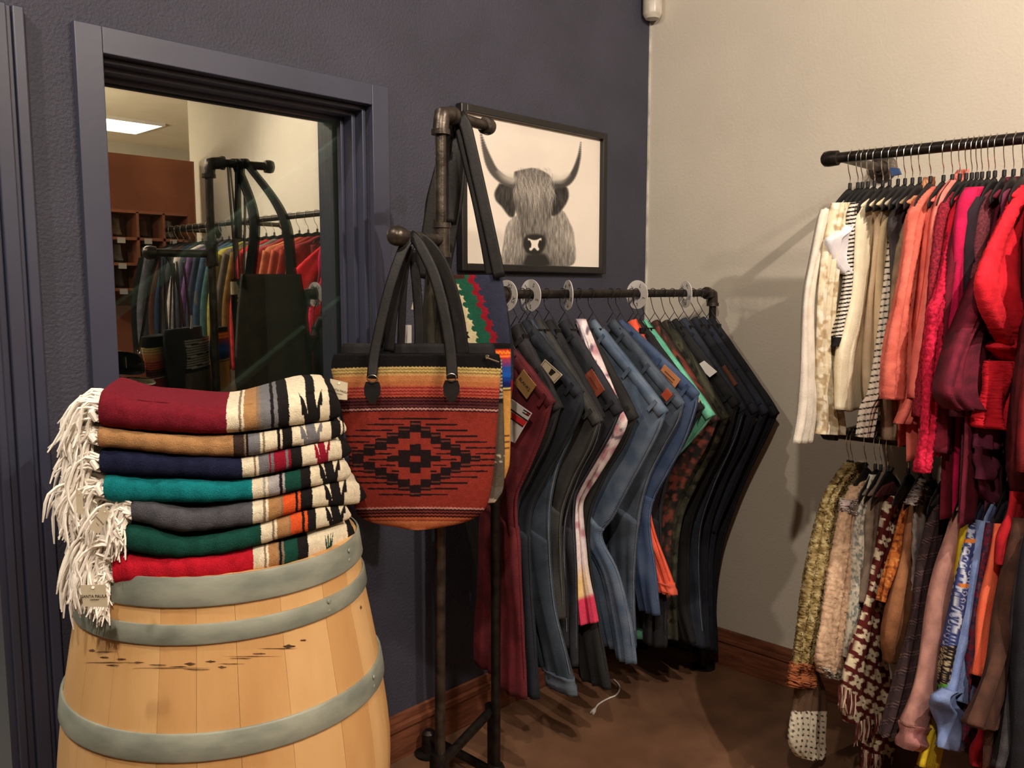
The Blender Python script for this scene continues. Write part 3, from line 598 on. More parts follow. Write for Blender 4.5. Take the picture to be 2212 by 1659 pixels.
b2 = simple_bag('dark grey-brown woven bag just behind the red tote', [(775, 850, 1084), (900, 860, 1088), (1000, 870, 1090), (1060, 880, 1086), (1085, 900, 1070)], 2.0, c_grey, seed=1)
def c_ser(u, v, P):
    X, Y = proj_arr(P); C = np.zeros(X.shape+(3,)); C[:] = LI((196, 142, 70))
    for y0, c in ((0, (24, 22, 24)), (756, (220, 60, 40)), (760, (250, 150, 50)), (764, (220, 60, 40)), (768, (250, 140, 60)), (772, (215, 50, 40)), (776, (150, 60, 90)), (784, (110, 60, 120)), (792, (40, 80, 160)), (806, (30, 90, 180)), (816, (30, 60, 140)), (826, (26, 34, 90)), (838, (220, 200, 120)), (841, (60, 30, 20)), (845, (204, 148, 76))): C[Y+1.5*np.abs(np.mod(X/4, 2)-1) >= y0] = LI(c)
    C[(Y > 850) & (np.mod(Y-939, 13.5) < 3) & (Y > 930) & (Y < 975) & (X > 1085) & (X < 1101)] = LI((60, 34, 24)); return C
b3 = simple_bag('striped serape bag in orange blue and mustard behind the red tote', [(742, 985, 1103), (800, 985, 1104), (900, 990, 1103), (1000, 1000, 1101), (1032, 1010, 1092)], 2.055, c_ser, seed=2)
def c_zig(u, v, P):
    X, Y = proj_arr(P); C = np.zeros(X.shape+(3,)); C[:] = LI((46, 48, 66))
    q = Y-600; sh = q*.36+6*(np.mod(np.floor(q/13), 2))+8*np.abs(np.mod(q/13, 1)-.5); B = X-sh
    for x0_, c in ((1036, (46, 48, 66)), (1021, (140, 24, 40)), (1007, (32, 86, 66)), (978, (214, 200, 158)), (960, (26, 22, 22)), (900, (150, 82, 46))):
        C[B < x0_] = LI(c)
    C[(B < 978) & (Y < 640)] = LI((214, 200, 158)); C[(X > 1088+(Y-600)*.1)] = LI((30, 30, 36)); C[Y < 602] = np.where((X[..., None] < 1004)[Y < 602], LI((70, 40, 30)), C[Y < 602]); return C
b4 = simple_bag('navy bag with cream green and crimson zigzag band, hung on the upper arm', [(594, 966, 1084), (640, 968, 1092), (700, 972, 1102), (760, 978, 1110), (830, 985, 1108), (900, 990, 1100)], 2.13, c_zig, th=.03, rr=200, cc_=110, seed=3, m=vcloth)
strap('strap', [(1079, 600), (1062, 520), (1040, 420), (1015, 310), (1004, 268), (990, 246)], .030, blackl, b4, 2.11, 2.12)
strap('strap', [(1060, 600), (1046, 520), (1028, 430), (1004, 330), (990, 270), (982, 248)], .022, blackl, b4, 2.13, 2.13)
b5 = thing('black_shoulder_bag', 'plain dark olive bag with black straps hung behind the tall post on the upper arm', 'bag', 'woven bags on the pipe stand')
A, B = lr([(250, 966, 1000), (300, 952, 1002), (400, 934, 996), (480, 922, 985)], lambda x, y: atD(x, y, 2.16))
sheet('strap', A, B, -fh, .008, blackl, b5, rows=30, cols=6, ripple=.002)
strap('strap', [(968, 250), (960, 330), (938, 420), (925, 500), (905, 600)], .032, blackl, b5, 2.155, 2.16)
strap('strap', [(985, 250), (992, 360), (985, 450), (972, 520), (962, 600), (985, 640)], .030, blackl, b5, 2.175, 2.17)
oliv = fab((52, 46, 34), (40, 36, 28)); bc_ = atD(932, 600, 2.27); vd = (bc_-CAM)*np.array([1, 1, 0]); vd /= np.linalg.norm(vd); pn = np.array([-vd[1], vd[0], 0])
zq = lambda z, k: np.array([bc_[0], bc_[1], z])+vd*k
sheet('body', [zq(1.50, -.10), (zq(1.35, -.12)), zq(1.15, -.13), zq(1.07, -.11)], [zq(1.50, .10), zq(1.35, .12), zq(1.15, .13), zq(1.07, .11)], pn, .05, oliv, b5, rows=40, cols=14, ripple=.004)
for k in (-.07, .07):
    for q in (-.008, .010):
        P_ = smooth([zq(1.48, k)+pn*q, zq(1.68, k*.7)+pn*q, np.array([*(TA+ad*.10)[:2], ztop+.018])+vd*k*.22+pn*q*.4], 24); sheet('strap', P_-vd*.015, P_+vd*.015, pn, .003, blackl, b5, rows=24, cols=6, ripple=0, flat=1)
hangtag('blank white card tag seen between the black straps', [(876, 702), (889, 702), (889, 741), (866, 741)], 2.02, extra=False, m=whitep)
hangtag('small kraft tag tied high behind the left strap', [(897, 632), (912, 630), (906, 672), (888, 668)], 2.03, extra=False)
b6 = thing('woven_tote_bag', 'black topped tote hanging behind the red bag on the lower arm', 'bag', 'woven bags on the pipe stand')
A, B = lr([(742, 742, 1066), (755, 736, 1070), (800, 740, 1072), (1000, 800, 1060)], lambda x, y: atD(x, y, 1.985)); sheet('body', A, B, -fh, .05, fab((34, 31, 33)), b6, rows=30, cols=16, ripple=.003)
strap('strap', [(868, 545), (850, 610), (832, 690), (820, 750)], .016, blackl, b6, 1.97)
strap('strap', [(880, 545), (872, 610), (868, 690), (866, 750)], .018, blackl, b6, 1.97)
strap('strap', [(892, 540), (900, 620), (905, 700), (905, 750)], .022, blackl, b6, 1.975)
strap('strap', [(925, 540), (950, 640), (965, 750)], .022, blackl, b6, 1.985)
def brief(l, n=9): return ' '.join(l.split(',')[0].split()[:n])
# ---------------------------------------------------------------- hanging jeans
def denim(c, c2=None):
    g = sum(c)/3; c = tuple(int((v*.8+g*.2)*.80) for v in c); c2 = c2 and tuple(int(v*.80) for v in c2)
    return fab(c, c2 or tuple(v*.72 for v in c), nscale=14, weave=160, bump=.25, rough=.85)
JG = 'jeans and trousers hung from one corner on the black pipe rail'
jx = []
def hanger_hook(px_top, X, kind, z_rail, label, grp, plane='x', Y=None, zend=1.375, part=True):
    pass
def jean(label, T, Pt, outer, m, wl=(.24, .20, .17), hem=None, seed=0, inner=None, patch=None, cuff=None, lining=None, th=.026, onepiece=False, hook=True, split=.50, seam=True):
    x = atY(T[0], T[1], 1.63)[0]; e = thing('hanging_jeans', label, 'jeans', JG)
    Tw = atX(T[0], T[1], x); O = [atX(px, py, x) for px, py in [Pt]+outer]
    O = np.array(O); t = np.r_[0, np.cumsum(np.linalg.norm(np.diff(O, axis=0), axis=1))]; t /= t[-1]
    if inner: I = np.array([Tw]+[atX(px, py, x) for px, py in inner])
    else:
        I = [Tw]
        for k in range(1, len(O)):
            w = np.interp(t[k], [0, .3, .6, 1], [.36, wl[0]+.06, wl[1], wl[2]]); I.append(O[k]+np.array([0, w, .01 if t[k] < .4 else 0]))
        I = np.array(I); I[:, 1] = np.minimum(I[:, 1], 1.925)
        if len(I) > 2: I[1, 2] = min(I[1, 2]+.10, Tw[2]-.05)
    n = 60; Os = smooth(O, n); Is = smooth(I, n)
    nx = (-1, 0, 0); m_ = m
    if onepiece:
        sheet('legs', Os, Is, nx, th, m_, e, rows=60, cols=10, ripple=.007, seed=seed)
    else:
        k = int(n*split)
        sheet('seat', Os[:k+3], Is[:k+3], nx, th, m_, e, rows=34, cols=12, ripple=.005, seed=seed)
        mid = Os*.46+Is*.54; mid2 = Os*.54+Is*.46
        a = Os[k:], mid[k:]; b_ = mid2[k:].copy(), Is[k:].copy(); b_[0][:, 0] += np.linspace(0, .022, n-k); b_[1][:, 0] += np.linspace(0, .022, n-k)
        short = int((n-k)*(.93+.05*hashn(seed)))
        sheet('leg', a[0], a[1], nx, th*1.5, m_, e, rows=34, cols=9, ripple=.006, seed=seed+1)
        sheet('leg', b_[0][:short], b_[1][:short], nx, th*1.4, m_, e, rows=30, cols=9, ripple=.006, seed=seed+2)
    if seam:
        g_ = bpy.data.materials.get(m_.name); e1 = np.array([-th*.22, .003, .001]); n_ = 56 if onepiece else int(60*split)
        MB().tube(Os[2:56]+e1, .0011, 4, False).build('side_seam', SEAM.get(seed, seamd), e, sm=True)
    # waistband, belt loops, patch
    d = (O[0]-Tw); L_ = np.linalg.norm(d); d /= L_; dn = np.array([0, -d[2], d[1]]); dn = dn if dn[1] > 0 else -dn  # into the garment
    w0, w1 = Tw-d*.002-dn*.0, O[0]+d*.002; wb = .036
    out = np.array([-1.0, 0, 0])
    sheet('waistband', [w0, w0*.5+w1*.5-d*0+out*.0, w1], [w0+dn*wb, (w0+w1)/2+dn*wb, w1+dn*wb], nx, th+.010, m_, e, rows=24, cols=6, ripple=.001, seed=seed)
    for q in (.18, .55, .9):
        c = w0+(w1-w0)*q+out*(th/2+.006); card('belt_loop', [c-d*.006, c+d*.006, c+d*.006+dn*.042, c-d*.006+dn*.042], m_, e, .002)
    if patch:
        (q, sw_, sh, mm, txt) = patch; c = w0+(w1-w0)*q+out*(th/2+.009)+dn*.004
        pt = card('patch', [c-d*sw_/2, c+d*sw_/2, c+d*sw_/2+dn*sh, c-d*sw_/2+dn*sh], mm, e, .002)
        if txt: words(txt, c+dn*sh*.5+out*.0015, d, -dn, sh*.26, inkm, pt)
        elif sw_ > .05:
            for q2 in (-.22, 0, .22): card('stamp_line', [c+dn*sh*(.5+q2)+out*.0012+d*sw_*k2 for k2 in (-.3, .3)]+[c+dn*sh*(.56+q2)+out*.0012+d*sw_*k2 for k2 in (.3, -.3)], mat('stamp_dark', (96, 60, 42), bump=0), pt, .0004)
    if cuff:
        Oq, Iq = Os[-4:], (Os*.46+Is*.54)[-4:] if not onepiece else Is[-4:]
        Oq = Oq+np.array([0, -.004, 0]); Iq = Iq+np.array([0, .004, 0]); sheet('cuff', Oq, Iq, nx, th*1.5+.012, cuff, e, rows=8, cols=9, ripple=.002, seed=seed)
    if hook:
        h = thing('clip_hanger', 'black wire clip hanger holding the '+brief(label), 'hanger', 'black wire hangers on the jeans rail')
        zc = RZ; g = .0165; x_ = x+.0; pts = []
        for a in np.linspace(-2.6, 1.4, 14): pts.append((x_+.004*a, RY+g*math.sin(a), zc+g*math.cos(a)))
        pts = [(x_-.01, RY-g*.6, zc-g*1.0)]+pts[1:]
        pts += [(x_+.004, RY+.012, zc-.03), (x_, RY+.0, zc-.045), (x_, Tw[1]+.01, Tw[2]+.022)]
        MB().tube(smooth(pts, 30), .0013, 5).build('hook', wirem, h, sm=True)
        MB().tube([(x_, Tw[1]+.035, Tw[2]-.01), (x_, Tw[1]+.01, Tw[2]+.022), (x_, Tw[1]-.03, Tw[2]-.028)], .0016, 5).build('arm', wirem, h, sm=True)
        MB().box((x_-.002-th*.35, Tw[1]-.028, Tw[2]-.046), (x_+.002+th*.35, Tw[1]-.020, Tw[2]-.026)).build('clip', wirem, h, bevel=.001)
        h['n'] = 0; del h['n']
    return e, x, w0, w1, dn, d
seamd = fab((52, 54, 62)); seamp = fab((128, 134, 146)); SEAM = {4: seamp, 6: seamp, 11: seamp, 7: fab((96, 98, 112)), 12: seamp, 13: fab((110, 124, 156)), 24: seamp, 1: fab((112, 26, 36)), 14: fab((190, 74, 54)), 16: fab((150, 214, 190)), 5: fab((104, 104, 98))}
tan_l = mat('tan_leather_patch', (190, 128, 84), (176, 112, 70), rough=.6); red_l = mat('red_brown_patch', (156, 82, 58), (140, 66, 48), rough=.6)
brn_l = mat('brown_patch', (112, 72, 52), (98, 60, 44), rough=.6); must = mat('mustard_patch', (158, 122, 74), (146, 110, 66), rough=.7)
B_ = (38, 38, 44)
jean('wine red jeans with a square mustard patch, first on the rail beside the bags', (1104, 745), (1197, 862), [(1180, 925), (1150, 1000), (1118, 1080), (1124, 1180), (1132, 1350), (1140, 1512)], denim((150, 36, 48)), wl=(.26, .22, .19), seed=1, patch=(.58, .062, .052, must, 'BLANKS'), inner=[(1070, 900), (1060, 980), (1040, 1090), (1030, 1200), (1020, 1320), (1012, 1440)], split=.46)
jean('charcoal slim jeans close behind the wine red pair', (1122, 700), (1213, 877), [(1190, 950), (1150, 1030), (1120, 1100), (1130, 1300), (1130, 1450)], denim((56, 52, 54)), seed=2)
jean('blue-black jeans with a long cream swing tag on the waist', (1140, 690), (1258, 842), [(1262, 880), (1225, 960), (1185, 1030), (1150, 1110), (1150, 1250), (1160, 1400), (1167, 1510)], denim((44, 50, 64)), seed=3)
jean('faded teal-blue jeans with pale seams and turned hem near the floor', (1152, 690), (1250, 848), [(1240, 930), (1205, 1020), (1190, 1120), (1200, 1300), (1228, 1420), (1246, 1503)], denim((70, 88, 108)), seed=4, wl=(.24, .2, .2), cuff=denim((104, 122, 142)))
jean('grey-green jeans ending in a straight stitched hem at shin height', (1168, 690), (1300, 905), [(1278, 965), (1240, 1040), (1215, 1120), (1216, 1220), (1222, 1338)], denim((78, 78, 76)), seed=5, wl=(.24, .18, .15))
jean('black jeans with a pale white seam down the waistband', (1192, 690), (1306, 898), [(1290, 960), (1255, 1030), (1225, 1130), (1225, 1260), (1230, 1400)], denim((44, 44, 50)), seed=6)
jean('washed black jeans with a red-brown leather patch', (1226, 690), (1345, 884), [(1322, 935), (1280, 1010), (1245, 1080), (1248, 1250), (1250, 1440)], denim((58, 60, 72)), seed=7, patch=(.66, .075, .06, red_l, None))
def tie(u, v, P):
    X, Y = proj_arr(P); n = vnoise(X/14, Y/18, 3); C = np.zeros(X.shape+(3,)); C[:] = LI((232, 216, 216))
    pk = np.clip((n-.52)*5, 0, 1)[..., None]*((Y < 1180)*.8+.0)[..., None]; C = C*(1-pk)+LI((186, 120, 134))*pk
    g = np.clip((vnoise(X/9, Y/9, 8)-.6)*5, 0, 1)[..., None]*(Y < 980)[..., None]; C = C*(1-g)+LI((110, 96, 110))*g
    yl = np.clip((Y-1215+ (X-1255)*.5)/40, 0, 1)[..., None]*np.clip((1285-X)/40, 0, 1)[..., None]; C = C*(1-yl)+LI((240, 196, 100))*yl
    p2 = np.clip((Y-1288-(X-1255)*-.35)/8, 0, 1)[..., None]; C = C*(1-p2)+LI((218, 66, 98))*p2; return C
jt = thing('hanging_jeans', 'white tie-dye jeans with pink and yellow hem, mid rail', 'jeans', JG)
xj = atY(1246, 690, 1.63)[0]
rw = [(1246, 1262, 690), (1312, 1344, 890), (1312, 1353, 915), (1275, 1325, 975), (1238, 1288, 1035), (1226, 1258, 1085), (1236, 1256, 1130), (1244, 1262, 1190), (1234, 1272, 1250), (1226, 1284, 1300), (1227, 1293, 1343)]
sheet('legs', [atX(b, y, xj) for a, b, y in rw], [atX(a, y+(6 if y > 1280 else 0), xj) for a, b, y in rw], (-1, 0, 0), .04, vcloth, jt, rows=150, cols=50, ripple=.006, seed=9, colf=tie)
sheet('waistband', [atX(1247, 688, xj), atX(1352, 908, xj)], [atX(1262, 690, xj), atX(1330, 925, xj)], (-1, 0, 0), .05, fab((214, 200, 208)), jt, rows=16, cols=6, ripple=.001)
jean('olive-lined black trousers with tan waist lining', (1262, 690), (1378, 898), [(1352, 960), (1310, 1030), (1275, 1130), (1290, 1300), (1322, 1490)], denim((50, 50, 50)), seed=10, wl=(.26, .24, .24))
k9 = thing('waist_lining', None, None); bpy.data.objects.remove(k9)
jean('light blue stonewashed jeans with a stitched fly, lightest pair on the rail', (1287, 690), (1441, 884), [(1428, 925), (1395, 990), (1362, 1050), (1325, 1120), (1300, 1160), (1335, 1230), (1360, 1330), (1376, 1435)], denim((122, 144, 172), (92, 114, 144)), seed=11, wl=(.2, .15, .14))
jean('grey-blue faded jeans with a small orange tab at the back pocket', (1330, 690), (1478, 868), [(1470, 905), (1440, 960), (1405, 1030), (1385, 1110), (1372, 1250), (1376, 1400)], denim((96, 112, 136)), seed=12, patch=(.86, .028, .03, mat('orange_tab', (200, 84, 50), rough=.7), None))
jean('mid-blue jeans with a rounded tan leather patch and cropped hem', (1346, 690), (1510, 846), [(1506, 880), (1480, 955), (1445, 1020), (1412, 1085), (1406, 1140), (1418, 1230), (1427, 1330)], denim((84, 108, 152), (64, 86, 126)), seed=13, wl=(.24, .2, .17), patch=(.72, .072, .045, tan_l, None))
jean('bright orange trousers with a rolled cuff, mostly hidden', (1374, 690), (1445, 850), [(1435, 930), (1415, 1010), (1405, 1080), (1412, 1140), (1436, 1210), (1462, 1285)], fab((240, 100, 72), (226, 88, 62)), seed=14, wl=(.2, .14, .12), cuff=fab((240, 104, 78)))
jean('plain black jeans between the orange and mint pairs', (1384, 690), (1520, 878), [(1490, 940), (1450, 1020), (1430, 1120), (1440, 1300), (1440, 1400)], denim((42, 42, 48)), seed=15)
jean('mint green jeans with crinkled edge', (1397, 690), (1543, 893), [(1520, 925), (1480, 970), (1448, 1005), (1420, 1060), (1420, 1250), (1420, 1390)], fab((112, 190, 160), (88, 164, 136)), seed=16)
def camo(c1, c2, c3, s):
    def f(u, v, P):
        X, Y = proj_arr(P); a = vnoise(X/13, Y/17, s); b = vnoise(X/9, Y/9, s+2); C = np.zeros(X.shape+(3,)); C[:] = LI(c1); C[a > .56] = LI(c2); C[b > .66] = LI(c3); return C
    return f
def cjean(label, T, Pt, outer, colf, seed):
    x = atY(T[0], T[1], 1.63)[0]; e = thing('hanging_jeans', label, 'jeans', JG)
    O = np.array([atX(px, py, x) for px, py in [Pt]+outer]); Tw = atX(T[0], T[1], x); I = [Tw]
    for k in range(1, len(O)): I.append(O[k]+np.array([0, [.34, .30, .24, .2, .18, .17, .17][min(k, 6)], .08 if k == 1 else 0]))
    I = np.array(I); I[:, 1] = np.minimum(I[:, 1], 1.925)
    sheet('legs', O, I, (-1, 0, 0), .04, vcloth, e, rows=110, cols=40, ripple=.006, seed=seed, colf=colf)
    d = O[0]-Tw; d /= np.linalg.norm(d); dn = np.array([0, -d[2], d[1]]); dn = dn if dn[1] > 0 else -dn
    sheet('waistband', [Tw, O[0]], [Tw+dn*.034, O[0]+dn*.034], (-1, 0, 0), .046, vcloth, e, rows=40, cols=10, ripple=.001, colf=colf)
    h = thing('clip_hanger', 'black wire clip hanger holding the '+brief(label), 'hanger', 'black wire hangers on the jeans rail')
    pts = [(x+.003*a, RY+.0165*math.sin(a), RZ+.0165*math.cos(a)) for a in np.linspace(-2.4, 1.4, 12)]+[(x, RY, RZ-.045), (x, Tw[1]+.01, Tw[2]+.02)]
    MB().tube(smooth(pts, 26), .0013, 5).build('hook', wirem, h, sm=True); MB().tube([(x, Tw[1]+.035, Tw[2]-.01), (x, Tw[1]+.01, Tw[2]+.022), (x, Tw[1]-.03, Tw[2]-.028)], .0016, 5).build('arm', wirem, h, sm=True)
cjean('black trousers printed with small rust flowers', (1420, 690), (1552, 905), [(1530, 960), (1490, 1030), (1455, 1120), (1450, 1260), (1440, 1370)], camo((38, 34, 34), (66, 48, 42), (120, 62, 50), 4), 21)
cjean('dark green camouflage trousers with a small buttoned flap', (1442, 690), (1575, 900), [(1552, 960), (1510, 1040), (1475, 1120), (1462, 1250), (1465, 1385)], camo((54, 54, 44), (74, 72, 58), (34, 34, 32), 7), 22)
jean('black jeans carrying a plain white tag, behind the camouflage pair', (1462, 688), (1598, 868), [(1575, 950), (1530, 1040), (1495, 1140), (1490, 1300), (1505, 1390)], denim((42, 44, 48)), seed=23)
jean('dark indigo jeans with a pale worn seam line', (1482, 686), (1612, 880), [(1590, 950), (1545, 1050), (1515, 1150), (1515, 1300), (1525, 1400)], denim((52, 64, 86)), seed=24)
jean('stiff navy jeans with a brown rectangular patch', (1506, 684), (1640, 884), [(1615, 950), (1570, 1040), (1535, 1150), (1530, 1300), (1535, 1400)], denim((38, 42, 58)), seed=25, patch=(.62, .08, .05, brn_l, None))
jean('navy jeans showing a cream pocket lining', (1522, 684), (1662, 886), [(1635, 950), (1590, 1050), (1548, 1160), (1540, 1300), (1545, 1405)], denim((46, 54, 76)), seed=26)
jean('darkest navy jeans, last on the rail next to the elbow', (1541, 684), (1683, 890), [(1660, 940), (1625, 1010), (1595, 1080), (1562, 1180), (1548, 1290), (1552, 1410)], denim((34, 36, 48)), seed=27)
xl = atY(1520, 690, 1.63)[0]-.03
def garment_patch(label, name, cat, pts, x, m, parent=None):
    e = card(name, [atX(px, py, x) for px, py in pts], m); tag(e, label, cat); return e
garment_patch('cream pocket lining poking out of the navy jeans', 'pocket_lining', 'pocket', [(1622, 893), (1636, 905), (1600, 965), (1583, 990), (1588, 950)], atY(1522, 690, 1.63)[0]-.022, fab((190, 182, 162)))
# swing tags on the jeans
def jtag(label, pts, x, m=whitep):
    P = [atX(a, b, x) for a, b in pts]; e = thing('swing_tag', label, 'tag', 'swing tags on the jeans'); card('card', P, m, e); return e, P
e, P = jtag('cream swing tag with a small dark emblem and thin border', [(1168, 788), (1177, 776), (1215, 810), (1197, 829)], atY(1140, 690, 1.63)[0]-.045, papm)
c = P[0]*.2+P[1]*.2+P[2]*.3+P[3]*.3; o1 = np.array([-.0015, 0, 0]); dd = (P[2]-P[1])*.12; ee = (P[3]-P[2])*.25
card('emblem', [c-dd-ee+o1, c+dd-ee+o1, c+dd*.6+ee+o1, c-dd*.6+ee+o1], inkm, e, .0005)
for a, b in ((0, 1), (1, 2), (2, 3), (3, 0)):
    p, q = P[a]*.88+c*.12, P[b]*.88+c*.12; MB().tube([p+o1, q+o1], .0004, 4).build('border', inkm, e)
xr = atY(1104, 745, 1.63)[0]-.04
e, P = jtag('white swing tag with red and navy bands on the wine red jeans', [(1095, 855), (1149, 893), (1112, 957), (1085, 945)], xr)
def quad(name, pts, m, par, dx=-.0016): card(name, [atX(a, b, xr)+np.array([dx, 0, 0]) for a, b in pts], m, par, .0004)
quad('red_band', [(1105, 889), (1139, 911), (1131, 921), (1105, 902)], mat('tag_red', (206, 44, 44), bump=0), e)
quad('navy_line', [(1101, 880), (1141, 908), (1140, 911), (1101, 884)], inkm, e); quad('navy_line', [(1101, 900), (1131, 920), (1130, 923), (1101, 903)], inkm, e)
quad('flag_red', [(1140, 890), (1146, 894), (1143, 899), (1137, 895)], mat('tag_red', (206, 44, 44)), e); quad('flag_line', [(1132, 884), (1147, 893), (1146, 895), (1131, 886)], inkm, e); quad('flag_line', [(1130, 889), (1143, 897), (1142, 899), (1129, 891)], inkm, e)
jtag('plain white card tag on the black jeans near the far end', [(1505, 789), (1521, 779), (1549, 803), (1533, 815)], atY(1462, 690, 1.63)[0]-.035)
jtag('tiny cream fabric label beside the mint jeans', [(1505, 866), (1508, 857), (1513, 862), (1510, 870)], atY(1374, 690, 1.63)[0]-.05, papm)
# round size dividers
for k, (px, txt, rad, yaw, nm) in enumerate(((1094, 'XS', .043, -2, 'first divider, half hidden by the bag'), (1146, 'S', .0455, -8, 'second divider from the bags'), (1227, 'M', .045, -31, 'narrow looking divider above the dark jeans'),
                                           (1376, 'L', .047, -7, 'divider above the orange jeans'), (1480, 'XL', .047, -28, 'last divider before the elbow'))):
    x = atY(px, 640, RY)[0]; e = thing('size_divider', 'white round size divider lettered %s, %s' % (txt, nm), 'size divider', 'round white size dividers on the jeans rail')
    an = math.radians(yaw); ax = np.array([-math.cos(an), -math.sin(an), 0]); c = np.array([x, RY, RZ])
    u = np.array([math.sin(an), -math.cos(an), 0]); v = np.array([0, 0, 1.0]); V = []; n = 44; a0 = math.radians(222)
    for off in (-.001, .001):
        for r in (.017, rad):
            for q in range(n): a = a0+.10+(2*math.pi-.2)*q/(n-1); V.append(c+ax*off+r*(math.cos(a)*u+math.sin(a)*v)+np.array([0, 0, -.004]))
    Fc = []
    for q in range(n-1):
        for s in (0, 2*n): Fc.append((s+q, s+q+1, s+n+q+1, s+n+q))
        Fc += [(n+q, n+q+1, 3*n+q+1, 3*n+q), (q, q+1, 2*n+q+1, 2*n+q)]
    mkmesh('disc', V, Fc, whitep, e, smooth_sh=False)
    for a in (62, 338, 272, 128):
        a = math.radians(a); rr = (.017+rad)/2; p = c+ax*.0013+rr*(math.cos(a)*u+math.sin(a)*v)+np.array([0, 0, -.004])
        words(txt, p, math.sin(a)*u-math.cos(a)*v, math.cos(a)*u+math.sin(a)*v, .0165, inkm, e)
# ---------------------------------------------------------------- clothes rails on the beige wall
UX, UZ, LZ = 2.55, 1.838, 1.013
def wall_rail(label, z, y0, y1, kind):
    e = thing('wall_rail', label, 'clothes rail')
    MB().tube([(UX, y0, z), (UX, y1, z)], .0155, 14).build('rail', blackm, e, sm=True)
    MB().lathe([(.016, -.03), (.022, -.026), (.0235, .0), (.022, .014), (.014, .022)], (UX, y0+.0, z), (0, 1, 0), 18).build('end_cap', blackm, e, sm=True)
    for yy in (y0-.035, (y0+y1)/2-.3, y1+.1):
        MB().tube([(UX, yy, z), (XW-.01, yy, z)], .0134, 12).build('bracket', steelm, e, sm=True)
        MB().lathe([(.045, 0), (.045, .008), (.024, .014), (.021, .035)], (XW, yy, z), (-1, 0, 0), 20).build('wall_flange', steelm, e, sm=True)
    return e
wall_rail('upper black iron pipe rail on the beige wall', UZ, 1.118, -1.35, 0)
wall_rail('lower black iron pipe rail on the beige wall', LZ, 1.085, -1.35, 0)
def whanger(y, z, lab, grp, yaw=0, hw=.115, hk=.0165):
    h = thing('clothes_hanger', lab, 'hanger', grp)
    pts = [(UX+.0195*math.sin(a), y+.004*math.sin(a*2), z+.0195*math.cos(a)) for a in np.linspace(1.9, -1.57, 14)]
    pts += [(UX-.020, y, z-.02), (UX-.012, y, z-.045), (UX, y, z-.062), (UX, y, z-.082)]
    MB().tube(smooth(pts, 26), .0015, 6).build('hook', chrome, h, sm=True)
    MB().lathe([(.0055, 0), (.0055, .016), (.004, .018)], (UX, y, z-.094), n=8).build('neck', hangm, h, sm=True)
    c, s = math.cos(yaw), math.sin(yaw)
    zz = z-.094; P = [(-hw, -.062), (-hw*.85, -.046), (-hw*.45, -.018), (-.014, 0), (.014, 0), (hw*.45, -.018), (hw*.85, -.046), (hw, -.062)]
    Q = [(-hw, -.082), (-hw*.85, -.078), (-hw*.45, -.07), (-.02, -.06), (.02, -.06), (hw*.45, -.07), (hw*.85, -.078), (hw, -.082)]
    f = lambda p: (UX+p[0]*c, y+p[0]*s, zz+p[1])
    sheet('shoulders', [f(p) for p in P], [f(p) for p in Q], (s, -c, 0), .004, hangm, h, rows=20, cols=4, ripple=0)
    return h
GU = 'clothes on the upper wall rail'; GL = 'clothes on the lower wall rail'
def wallgarment(name, cat, label, hook, strips, m, upper=True, body=None, hem=None, colf=None, bodym=None, th=.03, fuzz=0, sseed=0, dy=0, parts=None, nohang=False, xs=None, rows=60, cols=10, ripple=.006, bth=.021):
    zr = UZ if upper else LZ; hy = atX(hook, 330 if upper else 960, UX)[1]+dy
    e = thing(name, label, cat, GU if upper else GL)
    if not nohang: whanger(hy, zr, 'chrome hooked black hanger under the '+brief(label, 10), 'black hangers with chrome hooks on the %s wall rail' % ('upper' if upper else 'lower'))
    fy = lambda x, y: atY(x, y, hy)
    first = True; xl = 9
    for st in strips:
        nm_, rws = ('sleeve', st) if not isinstance(st, tuple) else st[:2]
        mm = m if not isinstance(st, tuple) or len(st) < 3 or st[2] is None else st[2]
        cf = colf if (not isinstance(st, tuple) or len(st) < 4) else st[3]
        A, B = lr(rws, fy); xl = min(xl, A[0][0])
        big = (rows, cols) if not cf else (260, 50)
        sheet(nm_, A, B, (0, -1, 0), th if nm_ != 'cuff' else th*1.15, mm, e, rows=big[0], cols=big[1], ripple=ripple, seed=sseed+len(rws), fuzz=fuzz, colf=cf)
        xtop = A[0][0]
    if body:
        z_sh, z_hem, xsh, xr_ = body
        top = zr-.142; rws = strips[0][1] if isinstance(strips[0], tuple) else strips[0]
        Ls, Rs = lr(rws, fy); A = [(UX-.045, hy, top+.012), (UX-.10, hy, top-.012)]
        A.append((max(Ls[0][0]+.012, 2.30), hy, min(Ls[0][2]+.004, top-.02)))
        for p, q in zip(Ls[1:], Rs[1:]):
            if p[2] > z_hem+.03: A.append((p[0]*.35+q[0]*.65, hy, p[2]))
        A.append((A[-1][0]+.012, hy, z_hem)); A = np.array(A)
        zz_ = A[:, 2]; f = np.clip((top-zz_)/.10, 0, 1)
        B = np.stack([UX+.045+(xr_-UX-.045)*f**.8-.015*(zz_ < z_sh-.3), np.full(len(A), hy), np.where(f < 1, zz_-.0, zz_)], -1)
        sheet('body', A, B, (0, -1, 0), bth, bodym or m, e, rows=56, cols=16, ripple=.004, seed=sseed, fuzz=fuzz*.7)
        xx = xr_-.035; sheet('sleeve', [(xx-.03, hy+.004, z_sh-.01), (xx-.02, hy, z_sh-.25), (xx-.01, hy, z_hem+.05)], [(xx+.025, hy+.004, z_sh-.03), (xx+.05, hy, z_sh-.25), (xx+.05, hy, z_hem+.05)], (0, -1, 0), .02, bodym or m, e, rows=20, cols=6, ripple=.003, seed=sseed)
    return e
